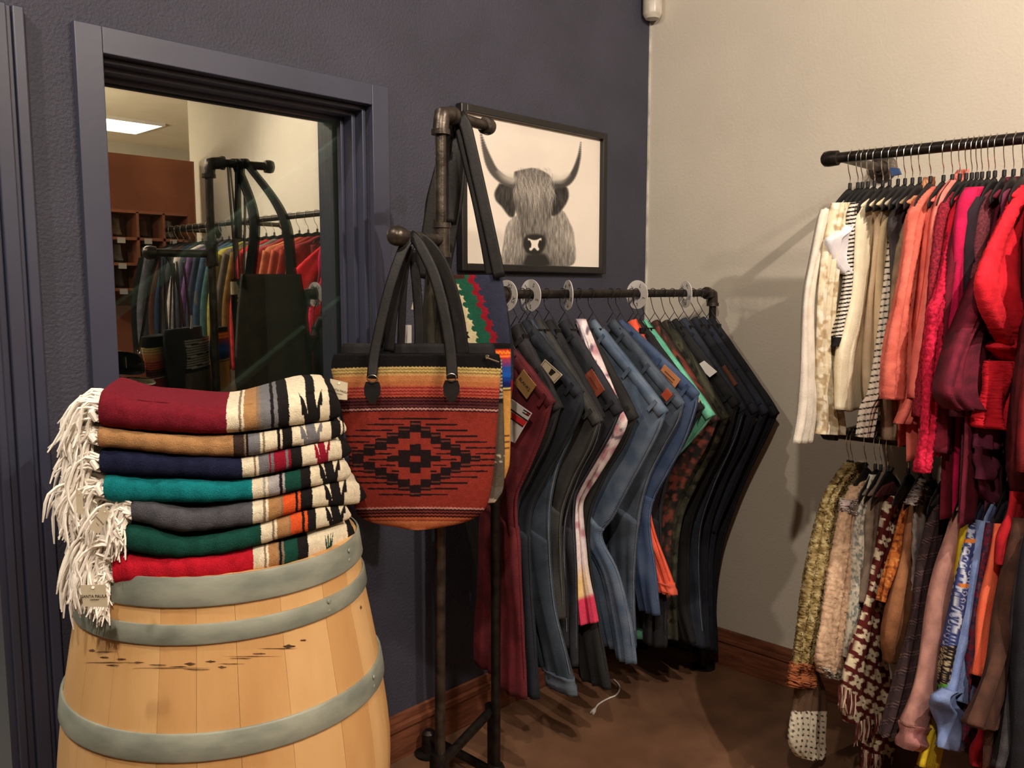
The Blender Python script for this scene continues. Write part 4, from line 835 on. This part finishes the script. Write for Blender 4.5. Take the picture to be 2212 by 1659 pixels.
def stripes(c1, c2, per, duty, axis='y', black_after=None):
    def f(u, v, P):
        X, Y = proj_arr(P); C = np.zeros(X.shape+(3,)); C[:] = LI(c1); C[np.mod(Y+X*.15, per) < per*duty] = LI(c2)
        if black_after: C[Y > black_after] = LI((28, 26, 28))
        return C
    return f
def blotch(c1, c2, c3, sx, sy, s, th1=.55, th2=.7):
    def f(u, v, P):
        X, Y = proj_arr(P); a = vnoise(X/sx, Y/sy, s)*.6+vnoise(X/sx*2.3, Y/sy*2.3, s+3)*.4; b = vnoise(X/sx*1.4+9, Y/sy*1.4, s+5)
        t = np.clip((a-th1)*8+.5, 0, 1)[..., None]; C = LI(c1)*(1-t)+LI(c2)*t; t = np.clip((b-th2)*8+.5, 0, 1)[..., None]; return C*(1-t)+LI(c3)*t
    return f
W_ = wallgarment
BU = lambda x0=2.36, hem=1.10, zs=1.655: (zs, hem, x0, 2.80)
W_('sheer_cardigan', 'cardigan', 'sheer white long-sleeved cardigan, first on the upper rail', 1839, [[(452, 1776, 1806), (470, 1770, 1800), (560, 1752, 1785), (640, 1738, 1768), (800, 1730, 1762), (900, 1722, 1762), (957, 1712, 1757)]], fab((226, 218, 204), (206, 198, 184)), body=BU(2.44, 1.12), sseed=1)
W_('velvet_blouse', 'blouse', 'mottled cream crushed velvet blouse with flared cuff', 1856, [[(438, 1800, 1832), (470, 1794, 1820), (520, 1784, 1812), (640, 1768, 1804), (760, 1765, 1803), (860, 1768, 1808), (920, 1772, 1815), (938, 1768, 1815)]], vcloth, colf=blotch((226, 214, 184), (186, 164, 128), (240, 232, 212), 13, 16, 2), bodym=fab((206, 192, 160)), body=BU(2.41), sseed=2, th=.036)
W_('white_tee', 'shirt', 'glossy white shirt with a short puffed sleeve', 1866, [[(450, 1836, 1850), (500, 1812, 1832), (516, 1788, 1832), (545, 1792, 1834), (575, 1804, 1834), (592, 1815, 1828)]], fab((232, 230, 234), (216, 214, 220)), body=BU(2.40, 1.15), sseed=3, th=.05)
W_('striped_shirt', 'shirt', 'black and white striped shirt with a solid black cuff', 1878, [[(437, 1842, 1858), (460, 1834, 1856), (500, 1832, 1846), (600, 1826, 1840), (690, 1812, 1828), (728, 1806, 1824), (748, 1800, 1822)]], vcloth, colf=stripes((226, 220, 208), (28, 26, 28), 8.5, .42, black_after=728), bodym=fab((150, 145, 138)), body=BU(2.42), sseed=4, th=.03)
W_('cream_sweater', 'sweater', 'smooth cream sweater with a long tapering sleeve', 1892, [[(440, 1862, 1896), (470, 1852, 1892), (520, 1848, 1884), (620, 1842, 1874), (700, 1828, 1858), (760, 1816, 1838), (885, 1811, 1828)]], fab((232, 222, 194), (220, 208, 178)), body=BU(2.38), sseed=5, th=.034)
W_('ivory_knit', 'sweater', 'ivory ribbed knit with a narrow straight sleeve', 1910, [[(437, 1882, 1896), (480, 1890, 1902), (560, 1884, 1908), (640, 1876, 1902), (800, 1866, 1890), (850, 1866, 1888), (882, 1872, 1885)]], fab((228, 206, 176), (214, 190, 158)), body=BU(2.36), sseed=6)
W_('beige_knit', 'sweater', 'beige sweater whose shoulder stands clear of the dark hangers', 1925, [[(402, 1948, 1964), (430, 1930, 1956), (460, 1910, 1940), (500, 1903, 1928), (650, 1892, 1918), (780, 1888, 1915), (862, 1886, 1912)]], fab((222, 200, 162), (204, 180, 142)), body=BU(2.34), sseed=7)
W_('striped_sweater', 'sweater', 'white sweater with thin black stripes at the cuff', 1943, [[(470, 1932, 1944), (600, 1915, 1935), (760, 1895, 1918), (850, 1876, 1908), (880, 1860, 1896), (944, 1855, 1882)]], vcloth, colf=stripes((226, 216, 200), (34, 30, 32), 13.5, .24), bodym=fab((204, 190, 164)), body=BU(2.33), sseed=8)
W_('charcoal_jacket', 'jacket', 'charcoal jacket with a thin pale zip edge', 1958, [[(425, 1952, 1975), (450, 1932, 1962), (480, 1922, 1955), (540, 1928, 1958), (640, 1926, 1950)]], fab((74, 68, 70), (60, 55, 57)), body=BU(2.33), sseed=9, th=.04)
W_('taupe_cardigan', 'cardigan', 'taupe cardigan wedged before the coral knits', 1974, [[(440, 1965, 1980), (520, 1945, 1966), (640, 1930, 1950), (800, 1918, 1935), (950, 1912, 1925)]], fab((150, 128, 104)), body=BU(2.33), sseed=10)
W_('tan_boucle', 'cardigan', 'tan boucle cardigan, a small fuzzy shoulder among the hangers', 1990, [[(383, 2000, 2016), (410, 1992, 2012), (430, 1984, 2000), (500, 1972, 1990), (700, 1960, 1975)]], fab((196, 138, 102), (160, 108, 76)), body=BU(2.32), sseed=11, fuzz=.0015)
W_('coral_mohair', 'sweater', 'coral mohair sweater with a wide ribbed sleeve', 2013, [[(403, 2010, 2034), (430, 1985, 2026), (470, 1966, 2000), (540, 1956, 1986), (640, 1940, 1974), (760, 1919, 1964), (840, 1912, 1958), (862, 1912, 1955)]], fab((226, 118, 100), (196, 92, 78)), body=BU(2.30, 1.02), sseed=12, th=.045, fuzz=.0014, rows=110, cols=20)
W_('coral_cardigan', 'cardigan', 'plain coral cardigan just beyond the mohair sweater', 2041, [[(395, 2046, 2066), (430, 2018, 2045), (470, 2005, 2022), (640, 1985, 2000), (800, 1972, 1988), (880, 1956, 1978), (915, 1936, 1970)]], fab((230, 120, 106), (206, 100, 88)), body=BU(2.29, .99), sseed=13)
W_('salmon_knit', 'sweater', 'salmon pink knit with its shoulder rising beside a hanger hook', 2060, [[(366, 2076, 2088), (395, 2050, 2078), (425, 2030, 2050), (480, 2015, 2030), (600, 2002, 2012), (750, 1985, 1998), (860, 1976, 1990)]], fab((238, 130, 118), (218, 110, 100)), body=BU(2.28, 1.03), sseed=14)
W_('red_tweed', 'jacket', 'dark red tweed jacket with a nubbly sleeve', 2076, [[(415, 2055, 2078), (450, 2034, 2064), (520, 2022, 2046), (620, 2008, 2034), (760, 1995, 2022), (900, 1985, 2012)]], fab((162, 34, 52), (96, 18, 34), nscale=160), body=BU(2.27, 1.0), sseed=15, fuzz=.001, th=.036)
W_('scarlet_tee', 'shirt', 'scarlet short-sleeved top with a flat cut sleeve end', 2090, [[(430, 2064, 2080), (480, 2048, 2062), (560, 2034, 2054), (655, 2019, 2050)]], fab((232, 40, 66), (214, 30, 54)), body=BU(2.27, 1.0), sseed=16)
W_('chenille_sweater', 'sweater', 'crimson chenille sweater with a very long fluffy sleeve', 2102, [[(500, 2052, 2064), (640, 2026, 2044), (668, 2014, 2036), (700, 2012, 2034), (760, 2006, 2028), (860, 1997, 2018), (940, 1990, 2012), (1005, 1978, 2008), (1020, 1980, 2004)]], fab((226, 34, 74), (170, 16, 46), nscale=120), body=BU(2.26, 1.02), sseed=17, fuzz=.0022, rows=150, cols=22, th=.034)
W_('burgundy_cardigan', 'cardigan', 'burgundy pleated cardigan with a round button low down', 2113, [[(430, 2074, 2088), (560, 2050, 2066), (700, 2035, 2062), (860, 2018, 2052), (976, 2008, 2048)]], fab((124, 24, 46), (96, 16, 34)), body=BU(2.26, 0.84), sseed=18, ripple=.01)
W_('magenta_cardigan', 'cardigan', 'magenta knit cardigan with a rounded shoulder', 2124, [[(404, 2094, 2114), (430, 2078, 2108), (480, 2068, 2092), (560, 2062, 2084), (680, 2055, 2076), (860, 2048, 2075)]], fab((208, 22, 84), (176, 14, 66)), body=BU(2.26, 0.84), sseed=19, th=.04)
W_('black_blouse', 'blouse', 'black satin blouse between the magenta and plum garments', 2138, [[(425, 2104, 2128), (460, 2088, 2118), (560, 2084, 2108), (700, 2078, 2098)]], fab((44, 30, 40)), body=BU(2.26, 0.84), sseed=20, th=.04)
W_('plum_tweed', 'jacket', 'plum brown tweed jacket with speckled wool', 2152, [[(410, 2138, 2158), (440, 2120, 2150), (520, 2108, 2130), (620, 2096, 2120), (760, 2082, 2104), (900, 2060, 2090)]], fab((116, 52, 60), (78, 34, 42), nscale=170), body=BU(2.26, 0.84), sseed=21, th=.036)
W_('maroon_jacket', 'jacket', 'maroon suede jacket with gathered folds at the elbow', 2172, [[(382, 2176, 2200), (420, 2160, 2184), (480, 2152, 2172), (560, 2126, 2156), (680, 2088, 2120), (740, 2068, 2104), (800, 2052, 2092), (850, 2042, 2086), (885, 2060, 2096)]], fab((118, 28, 50), (82, 18, 36)), body=BU(2.25, 0.84), sseed=22, ripple=.014, th=.05)
W_('ruffled_dress', 'dress', 'plum dress ending in tiered ruffles', 2192, [[(560, 2160, 2190), (760, 2140, 2180), (940, 2112, 2150), (968, 2108, 2146)], ('ruffle', [(962, 2104, 2150), (1000, 2108, 2146), (1034, 2106, 2146)]), ('ruffle', [(1030, 2112, 2144), (1060, 2116, 2143), (1096, 2140, 2144)])], fab((112, 44, 68), (86, 30, 50)), body=BU(2.26, 0.84), sseed=23, ripple=.012)
W_('red_coat', 'coat', 'bright red boiled wool coat with a wide sleeve and gathered cuff', 2212, [[(400, 2204, 2240), (430, 2186, 2240), (480, 2162, 2236), (540, 2136, 2230), (610, 2114, 2222), (660, 2118, 2218), (710, 2134, 2212), (742, 2152, 2206)], ('cuff', [(738, 2150, 2216), (752, 2146, 2222), (768, 2160, 2222), (788, 2172, 2220)]), ('front_panel', [(780, 2140, 2200), (850, 2130, 2196), (920, 2124, 2190), (926, 2128, 2188)])], fab((232, 36, 52), (206, 24, 42)), body=BU(2.26, 0.96), sseed=24, th=.06, fuzz=.0012, ripple=.013, rows=110, cols=26)
W_('dark_maroon_coat', 'coat', 'dark maroon coat cut off by the picture edge', 2265, [[(430, 2230, 2260), (640, 2218, 2250), (830, 2196, 2240), (1000, 2190, 2235), (1062, 2196, 2230)]], fab((104, 28, 34), (78, 18, 24)), body=BU(2.24, 0.80), sseed=25, th=.05)
# blue sticker like clip between the hangers
card_ = thing('size_clip', 'small blue plastic size clip between the upper hangers', 'clip')
yq = atX(1922, 370, 2.52)[1]; card('clip', [atX(1921, 362, 2.5), atX(1940, 363, 2.5), atX(1945, 376, 2.5), atX(1926, 380, 2.5)], mat('blue_plastic', (50, 80, 130), rough=.4), card_, .012)
# garments further along, out of frame to the right but mirrored in the window
pal = [(150, 40, 44), (176, 60, 50), (200, 92, 70), (206, 120, 80), (170, 60, 60), (120, 110, 100), (190, 48, 48), (120, 90, 40), (90, 80, 70), (150, 140, 60), (60, 90, 90), (50, 70, 90), (40, 44, 60), (90, 60, 100), (60, 60, 70), (180, 170, 160), (44, 40, 44), (30, 50, 70), (80, 50, 40), (50, 50, 50), (120, 120, 130), (40, 40, 40)]
nm_c = ['brick', 'rust', 'salmon', 'apricot', 'rose', 'stone', 'poppy', 'ochre', 'umber', 'olive', 'teal', 'slate', 'ink', 'violet', 'pewter', 'pearl', 'jet', 'petrol', 'chestnut', 'graphite', 'silver', 'onyx']
for k, (c, n_) in enumerate(zip(pal, nm_c)):
    y = .50-k*.083
    e = thing('long_sleeved_shirt', '%s long-sleeved shirt on the upper rail, seen only in the window reflection' % n_, 'shirt', 'clothes on the upper rail mirrored in the window')
    whanger(y, UZ, 'hanger carrying the %s top mirrored in the window' % n_, 'black hangers with chrome hooks on the upper wall rail')
    m_ = fab(c); A = [(2.49, y, 1.72), (2.43, y, 1.69), (2.34, y, 1.65), (2.35, y, 1.35), (2.34, y, 1.05)]; B = [(2.61, y, 1.72), (2.67, y, 1.69), (2.76, y, 1.65), (2.77, y, 1.35), (2.77, y, 1.05)]
    sheet('body', A, B, (0, -1, 0), .03, m_, e, rows=24, cols=8, ripple=.006, seed=k)
    sheet('sleeve', [(2.33, y, 1.65), (2.27, y, 1.35), (2.27, y, 1.02)], [(2.37, y, 1.63), (2.36, y, 1.35), (2.34, y, 1.02)], (0, -1, 0), .035, m_, e, rows=20, cols=6, ripple=.005, seed=k+3)
# ---------------------------------------------------------------- lower rail
BLo = lambda x0=2.36, hem=.42, zs=.85: (zs, hem, x0, 2.80)
def crochet(c1, c2, sc=11):
    def f(u, v, P):
        X, Y = proj_arr(P); a = np.mod(X/sc+.3*np.sin(Y/17), 1)-.5; b = np.mod(Y/(sc*1.1)+.3*np.sin(X/13), 1)-.5; C = np.zeros(X.shape+(3,)); C[:] = LI(c1)
        C[(np.hypot(a, b) < .22)] = LI(c2); C[Y < 1537] = LI((92, 70, 54)); return C
    return f
def granny(u, v, P):
    X, Y = proj_arr(P); C = np.zeros(X.shape+(3,)); C[:] = LI((92, 34, 32)); xr_, yr_ = X*.8+Y*.45, Y*.8-X*.45
    a, b = np.mod(xr_/30, 1)-.5, np.mod(yr_/30, 1)-.5; r = np.hypot(a, b); th_ = np.arctan2(b, a)
    C[(r < .30+.13*np.cos(4*th_+math.pi)+.07*(Y > 1370)) & (r > .07)] = LI((228, 212, 180)); return C
W_('fur_coat', 'coat', 'mottled olive fur coat with a brown suede cuff, first on the lower rail', 1842, [[(1000, 1832, 1868), (1030, 1808, 1860), (1070, 1786, 1832), (1120, 1772, 1812), (1200, 1755, 1795), (1300, 1735, 1774), (1380, 1722, 1762), (1434, 1716, 1754)], ('cuff', [(1430, 1716, 1752), (1455, 1706, 1756), (1482, 1702, 1752)], fab((158, 92, 54), (136, 76, 44)), None)], vcloth, upper=False, colf=blotch((152, 132, 86), (112, 92, 54), (184, 168, 122), 8, 10, 12), bodym=fab((84, 66, 50), (60, 46, 36)), body=BLo(2.38, .35, .83), sseed=31, fuzz=.0028, th=.045)
W_('crochet_scarf', 'scarf', 'white crochet piece with dark holes hanging below the fur coat', 1834, [[(1100, 1792, 1805), (1300, 1745, 1765), (1440, 1728, 1756), (1490, 1722, 1778), (1535, 1714, 1783), (1590, 1706, 1779), (1620, 1712, 1777), (1637, 1728, 1765)]], vcloth, upper=False, bodym=None, colf=crochet((214, 206, 184), (46, 38, 34)), sseed=32, th=.05)
W_('sherpa_coat', 'coat', 'pinkish beige sherpa coat with white trim at shoulder and cuff', 1872, [[(1050, 1842, 1872), (1100, 1822, 1852), (1180, 1808, 1844), (1260, 1790, 1840), (1340, 1776, 1836), (1420, 1764, 1832), (1452, 1772, 1822)], ('trim', [(1078, 1828, 1846), (1098, 1819, 1848), (1122, 1836, 1848)], fab((232, 214, 206)), None), ('trim', [(1440, 1768, 1822), (1462, 1782, 1816)], fab((226, 216, 200)), None)], fab((216, 184, 152), (184, 150, 122), nscale=90), upper=False, body=BLo(2.36), sseed=33, fuzz=.0024, rows=130, cols=22, th=.05)
W_('floral_blouse', 'blouse', 'pale floral blouse seen as a thin strip', 1893, [[(1025, 1880, 1900), (1080, 1862, 1886), (1120, 1852, 1876), (1200, 1842, 1862), (1340, 1832, 1850), (1420, 1826, 1840)]], vcloth, upper=False, colf=blotch((196, 190, 172), (130, 136, 130), (214, 206, 190), 6, 8, 15), bodym=fab((120, 112, 100)), body=BLo(2.36), sseed=34)
W_('grey_shirt', 'shirt', 'taupe grey shirt with a sloping shoulder behind the sherpa coat', 1905, [[(1010, 1908, 1930), (1050, 1888, 1912), (1100, 1874, 1895), (1180, 1866, 1884), (1300, 1852, 1870)]], fab((130, 112, 98)), upper=False, body=BLo(2.35), sseed=35)
pon = W_('crochet_poncho', 'poncho', 'maroon and cream granny-square crochet poncho with tassel fringe', 1920, [[(1070, 1918, 1934), (1120, 1904, 1932), (1200, 1890, 1916), (1300, 1870, 1908), (1350, 1855, 1904), (1400, 1840, 1910), (1460, 1826, 1918), (1520, 1822, 1918), (1560, 1828, 1902)], ('lower_tier', [(1560, 1880, 1915), (1600, 1868, 1925), (1635, 1860, 1930)])], vknit, upper=False, colf=granny, bodym=fab((84, 34, 32)), body=BLo(2.37, .5), sseed=36, th=.05)
m = MB(); m2 = MB(); g = random.Random(3); hy = atX(1920, 960, UX)[1]-.03
for k in range(95):
    u = g.random(); a = (1814+100*u, 1490+75*min(1, abs(u)*1.15)) if k < 65 else (1862+68*u, 1625+10*u)
    if k < 65: a = (1812+(u*1.0)*108, 1478+u*70 if u < .35 else 1562-(u-.35)*45)
    p = atY(a[0], a[1], hy+g.uniform(-.012, .012)); L_ = g.uniform(.05, .075); j = lambda s: np.array([g.uniform(-s, s), g.uniform(-s, s)*.5, 0])
    (m if k % 2 else m2).tube(smooth([p, p+j(.006)-np.array([0, 0, L_*.5]), p+j(.012)-np.array([0, 0, L_])], 5), [.0022, .0022, .002, .002, .001], 4, False)
f1 = m.build('cream_fringe', fab((214, 186, 164)), pon, sm=True); f1['kind'] = 'stuff'; f2 = m2.build('maroon_fringe', fab((96, 38, 36)), pon, sm=True); f2['kind'] = 'stuff'
W_('rust_scarf', 'scarf', 'thin rust orange mottled scarf', 1965, [[(1085, 1960, 1978), (1115, 1948, 1970), (1180, 1932, 1952), (1245, 1915, 1930), (1300, 1905, 1916)]], vcloth, upper=False, colf=blotch((176, 96, 44), (120, 60, 34), (200, 130, 70), 6, 7, 19), sseed=37)
W_('suede_jacket', 'jacket', 'brown suede jacket with a broad smooth sleeve', 1990, [[(1060, 1985, 2015), (1110, 1970, 2008), (1200, 1950, 1998), (1300, 1924, 1980), (1380, 1912, 1968), (1432, 1920, 1962)]], fab((150, 100, 66), (122, 78, 50)), upper=False, body=BLo(2.33, .45), sseed=38, th=.055)
W_('fur_vest', 'vest', 'grey fluffy fur collar vest near the hidden part of the rail', 2012, [[(1035, 1992, 2018), (1060, 1975, 2005), (1090, 1962, 1985)]], fab((150, 138, 132), (110, 100, 96)), upper=False, body=BLo(2.36, .5), sseed=39, fuzz=.004)
def plaid(c1, c2, c3, p1=34, p2=9):
    def f(u, v, P):
        X, Y = proj_arr(P); C = np.zeros(X.shape+(3,)); C[:] = LI(c1); C[np.mod(Y+X*.2, p1) < p1*.3] = LI(c2); C[np.mod(Y+X*.2, p1) < 2.0] = LI(c3); C[np.mod(Y+X*.2-6, p1) < 1.6] = LI(c3); C[np.mod(X, 17) < 2] *= .7; return C
    return f
W_('plaid_shirt', 'shirt', 'dark brown plaid flannel shirt hanging very long', 2040, [[(1090, 2018, 2050), (1160, 2004, 2040), (1240, 1986, 2028), (1340, 1972, 2012), (1440, 1948, 1990), (1530, 1928, 1972), (1592, 1912, 1958)]], vcloth, upper=False, colf=plaid((62, 48, 50), (46, 36, 42), (112, 86, 82)), bodym=fab((50, 40, 44)), body=BLo(2.32, .28), sseed=40, th=.045)
W_('mauve_sweatshirt', 'sweatshirt', 'dusty mauve sweatshirt with a gathered pink cuff', 2095, [[(1105, 2068, 2086), (1150, 2056, 2078), (1220, 2036, 2070), (1300, 2018, 2062), (1400, 1996, 2046), (1480, 1978, 2036), (1540, 1962, 2024), (1568, 1956, 2006)], ('cuff', [(1564, 1958, 2004), (1590, 1955, 2001), (1618, 1953, 2000)], fab((196, 134, 130)), None)], fab((178, 130, 118), (150, 106, 98)), upper=False, body=BLo(2.3, .35), sseed=41, th=.06)
W_('yellow_shirt', 'shirt', 'mustard yellow shirt, a thin line between mauve and paisley', 2122, [[(1085, 2098, 2112), (1140, 2080, 2096), (1200, 2070, 2084), (1300, 2060, 2074), (1420, 2044, 2058), (1540, 2022, 2040), (1600, 2004, 2030), (1656, 1987, 2018)]], fab((214, 184, 40), (196, 166, 34)), upper=False, body=BLo(2.3, .33), sseed=42)
def pais(u, v, P):
    X, Y = proj_arr(P); C = np.zeros(X.shape+(3,)); C[:] = LI((60, 70, 122)); a, b = np.mod((X+Y*.25)/17, 1)-.5, np.mod(Y/15, 1)-.5; r = np.hypot(a*1.2, b)
    C[r < .36] = LI((176, 184, 214)); C[r < .2] = LI((44, 52, 100)); w = np.abs(X-2072+ (Y-1300)*.12-8*np.sin(Y/14)) < 3.2; C[w] = LI((206, 210, 222))
    lo = Y > 1395; C[lo] = LI((34, 28, 32)); C[lo & (r < .42) & (r > .28)] = LI((176, 158, 124)); C[lo & (r < .16)] = LI((150, 132, 100)); C[(Y > 1478) & (Y < 1492) & (X < 2058)] = LI((110, 190, 70)); C[(np.mod(Y, 97) < 9) & (X > 2075)] = LI((220, 130, 60)); return C
W_('paisley_dress', 'dress', 'blue paisley dress turning to black with gold rings lower down', 2138, [[(1130, 2104, 2116), (1190, 2084, 2108), (1260, 2068, 2098), (1340, 2058, 2092), (1400, 2048, 2086), (1480, 2038, 2080), (1528, 2050, 2076)]], vcloth, upper=False, colf=pais, bodym=fab((44, 46, 76)), body=BLo(2.28, .38), sseed=43, dy=-.004, th=.045)
W_('lightblue_knit', 'sweater', 'pale blue knit sweater with a puffed balloon cuff', 2158, [[(1125, 2120, 2134), (1200, 2104, 2122), (1280, 2092, 2108), (1400, 2072, 2092), (1460, 2060, 2084), (1510, 2046, 2074)], ('balloon_cuff', [(1490, 2040, 2070), (1502, 2024, 2056), (1515, 2022, 2060), (1540, 2032, 2078), (1570, 2036, 2084), (1584, 2034, 2080), (1600, 2028, 2076), (1614, 2026, 2074)])], fab((138, 158, 206), (112, 132, 182)), upper=False, body=BLo(2.27, .34), sseed=44, th=.05, ripple=.01)
W_('red_plaid_shirt', 'shirt', 'navy shirt flecked with red plaid', 2180, [[(1130, 2138, 2156), (1200, 2124, 2144), (1300, 2108, 2130), (1400, 2096, 2120), (1500, 2086, 2114), (1600, 2075, 2100)]], vcloth, upper=False, colf=blotch((50, 44, 66), (120, 36, 50), (90, 60, 80), 5, 7, 23, .5, .7), bodym=fab((44, 36, 50)), body=BLo(2.26, .36), sseed=45)
W_('orange_scarf', 'scarf', 'vivid orange-red scarf narrowing to a point', 2202, [[(1132, 2154, 2176), (1180, 2146, 2170), (1260, 2134, 2160), (1340, 2122, 2146), (1400, 2114, 2130), (1458, 2106, 2110)]], fab((255, 120, 84), (250, 104, 72)), upper=False, sseed=46, nohang=False)
W_('red_jumper', 'sweater', 'cherry red sweater with a dark shaded shoulder', 2226, [[(1062, 2188, 2216), (1110, 2176, 2206), (1160, 2164, 2186), (1220, 2156, 2170)], ('hem', [(1560, 2118, 2146), (1600, 2110, 2142), (1655, 2102, 2140)])], fab((186, 26, 36), (150, 18, 28)), upper=False, body=BLo(2.24, .3), sseed=47)
W_('brown_coat', 'coat', 'long chocolate brown coat near the picture edge', 2252, [[(1120, 2200, 2222), (1200, 2186, 2212), (1300, 2170, 2200), (1400, 2150, 2186), (1480, 2120, 2180), (1560, 2090, 2150), (1570, 2096, 2140)]], fab((84, 54, 42), (64, 40, 32)), upper=False, body=BLo(2.23, .3), sseed=48, th=.06)
W_('charcoal_coat', 'coat', 'charcoal wool coat at the picture edge', 2280, [[(1160, 2216, 2236), (1300, 2196, 2216), (1450, 2180, 2204), (1620, 2158, 2186), (1659, 2150, 2180)]], fab((76, 74, 76), (56, 54, 58)), upper=False, body=BLo(2.22, .25), sseed=49)
W_('black_coat', 'coat', 'black coat, last on the lower rail before the picture ends', 2305, [[(1160, 2232, 2256), (1300, 2212, 2240), (1450, 2200, 2230), (1700, 2180, 2220)]], fab((38, 38, 44)), upper=False, body=BLo(2.2, .2), sseed=50, th=.06)
# ---------------------------------------------------------------- cable on the floor
cb = thing('charging_cable', 'short white cable with a plug lying on the brown floor', 'cable')
pts = [atZ(x, y, .004) for x, y in ((1326, 1468), (1336, 1478), (1338, 1490), (1330, 1502), (1316, 1508), (1304, 1514), (1292, 1522), (1285, 1532))]
MB().tube(smooth(pts, 30), .0028, 6).build('wire', whitep, cb, sm=True)
d = pts[-1]-pts[-2]; d /= np.linalg.norm(d); p = pts[-1]
MB().tube([p-d*.008, p+d*.006, p+d*.014, p+d*.03], [.003, .006, .008, .008], 8).build('plug', whitep, cb, sm=True)
MB().tube([p+d*.03, p+d*.038], [.004, .004], 6).build('connector', chrome, cb)
# ---------------------------------------------------------------- brown shelf partition behind the viewer, seen mirrored in the glass
par = thing('shoe_shelf', 'brown wooden partition with shoe cubbies, seen mirrored in the window', 'shelf')
pw = mat('brown_plywood', (176, 112, 82), (150, 92, 66), rough=.6, nscale=3, detail=6); yb_ = -1.46
MB().box((1.35, yb_-.05, 0), (2.84, yb_-.02, 2.32)).build('back_panel', pw, par)
for zz in (1.45, 1.61, 1.77, 1.94): MB().box((2.02, yb_-.02, zz-.009), (2.70, yb_+.16, zz+.009)).build('shelf_board', pw, par)
for xx in (2.02, 2.19, 2.36, 2.53, 2.70): MB().box((xx-.008, yb_-.02, 1.45), (xx+.008, yb_+.16, 1.94)).build('divider', pw, par)
cs = [(70, 50, 44), (110, 92, 80), (50, 44, 44), (130, 110, 90), (90, 60, 46), (150, 140, 130)]; cn = ['chocolate', 'taupe', 'black', 'sand', 'chestnut', 'pale grey']; i = 0
lv = ['bottom', 'middle', 'top']; cl_ = ['first', 'second', 'third', 'fourth']
for r in range(3):
    for c in range(4):
        e = thing('ankle_boot', '%s ankle boot, %s cubby row, %s from the aisle, mirrored in the window' % (cn[i % 6], lv[r], cl_[c]), 'boot', 'boots in the shoe cubbies')
        bx_, bz_ = 2.075+.17*c, [1.46, 1.62, 1.78][r]; m_ = fab(cs[i % 6]); i += 1
        sheet('upper', [(bx_-.02, yb_+.06, bz_+.12), (bx_-.022, yb_+.06, bz_+.06), (bx_-.03, yb_+.08, bz_+.012)], [(bx_+.04, yb_+.06, bz_+.12), (bx_+.045, yb_+.06, bz_+.06), (bx_+.05, yb_+.08, bz_+.012)], (0, 1, 0), .07, m_, e, rows=10, cols=6, ripple=0)
        MB().lathe([(.028, 0), (.03, .012)], (bx_+.01, yb_+.11, bz_), n=12).build('sole', inkm, e)
        card('price_tag', [(bx_-.02, yb_+.165, bz_-.006), (bx_+.03, yb_+.165, bz_-.006), (bx_+.03, yb_+.165, bz_-.04), (bx_-.02, yb_+.165, bz_-.04)], whitep, e)
# bright ceiling light panel above the shop (seen mirrored)
lp = thing('ceiling_light_panel', 'square white ceiling light panel, seen mirrored in the window', 'ceiling light')
q = atZ(275, 270, ZC); cxp, cyp = q[0]-.1, 2*2.119-q[1]
em = bpy.data.materials.new('light_panel'); em.use_nodes = True; em.node_tree.nodes['Principled BSDF'].inputs['Emission Color'].default_value = (1, .9, .72, 1); em.node_tree.nodes['Principled BSDF'].inputs['Emission Strength'].default_value = 6
MB().box((cxp-.3, cyp-.3, ZC-.02), (cxp+.3, cyp+.3, ZC-.008)).build('diffuser', em, lp)
for lo, hi in (((cxp-.32, cyp-.32, ZC-.026), (cxp-.3, cyp+.32, ZC)), ((cxp+.3, cyp-.32, ZC-.026), (cxp+.32, cyp+.32, ZC)), ((cxp-.3, cyp-.32, ZC-.026), (cxp+.3, cyp-.3, ZC)), ((cxp-.3, cyp+.3, ZC-.026), (cxp+.3, cyp+.32, ZC))):
    MB().box(lo, hi).build('frame', whitep, lp)
print('panel at', cxp, cyp)
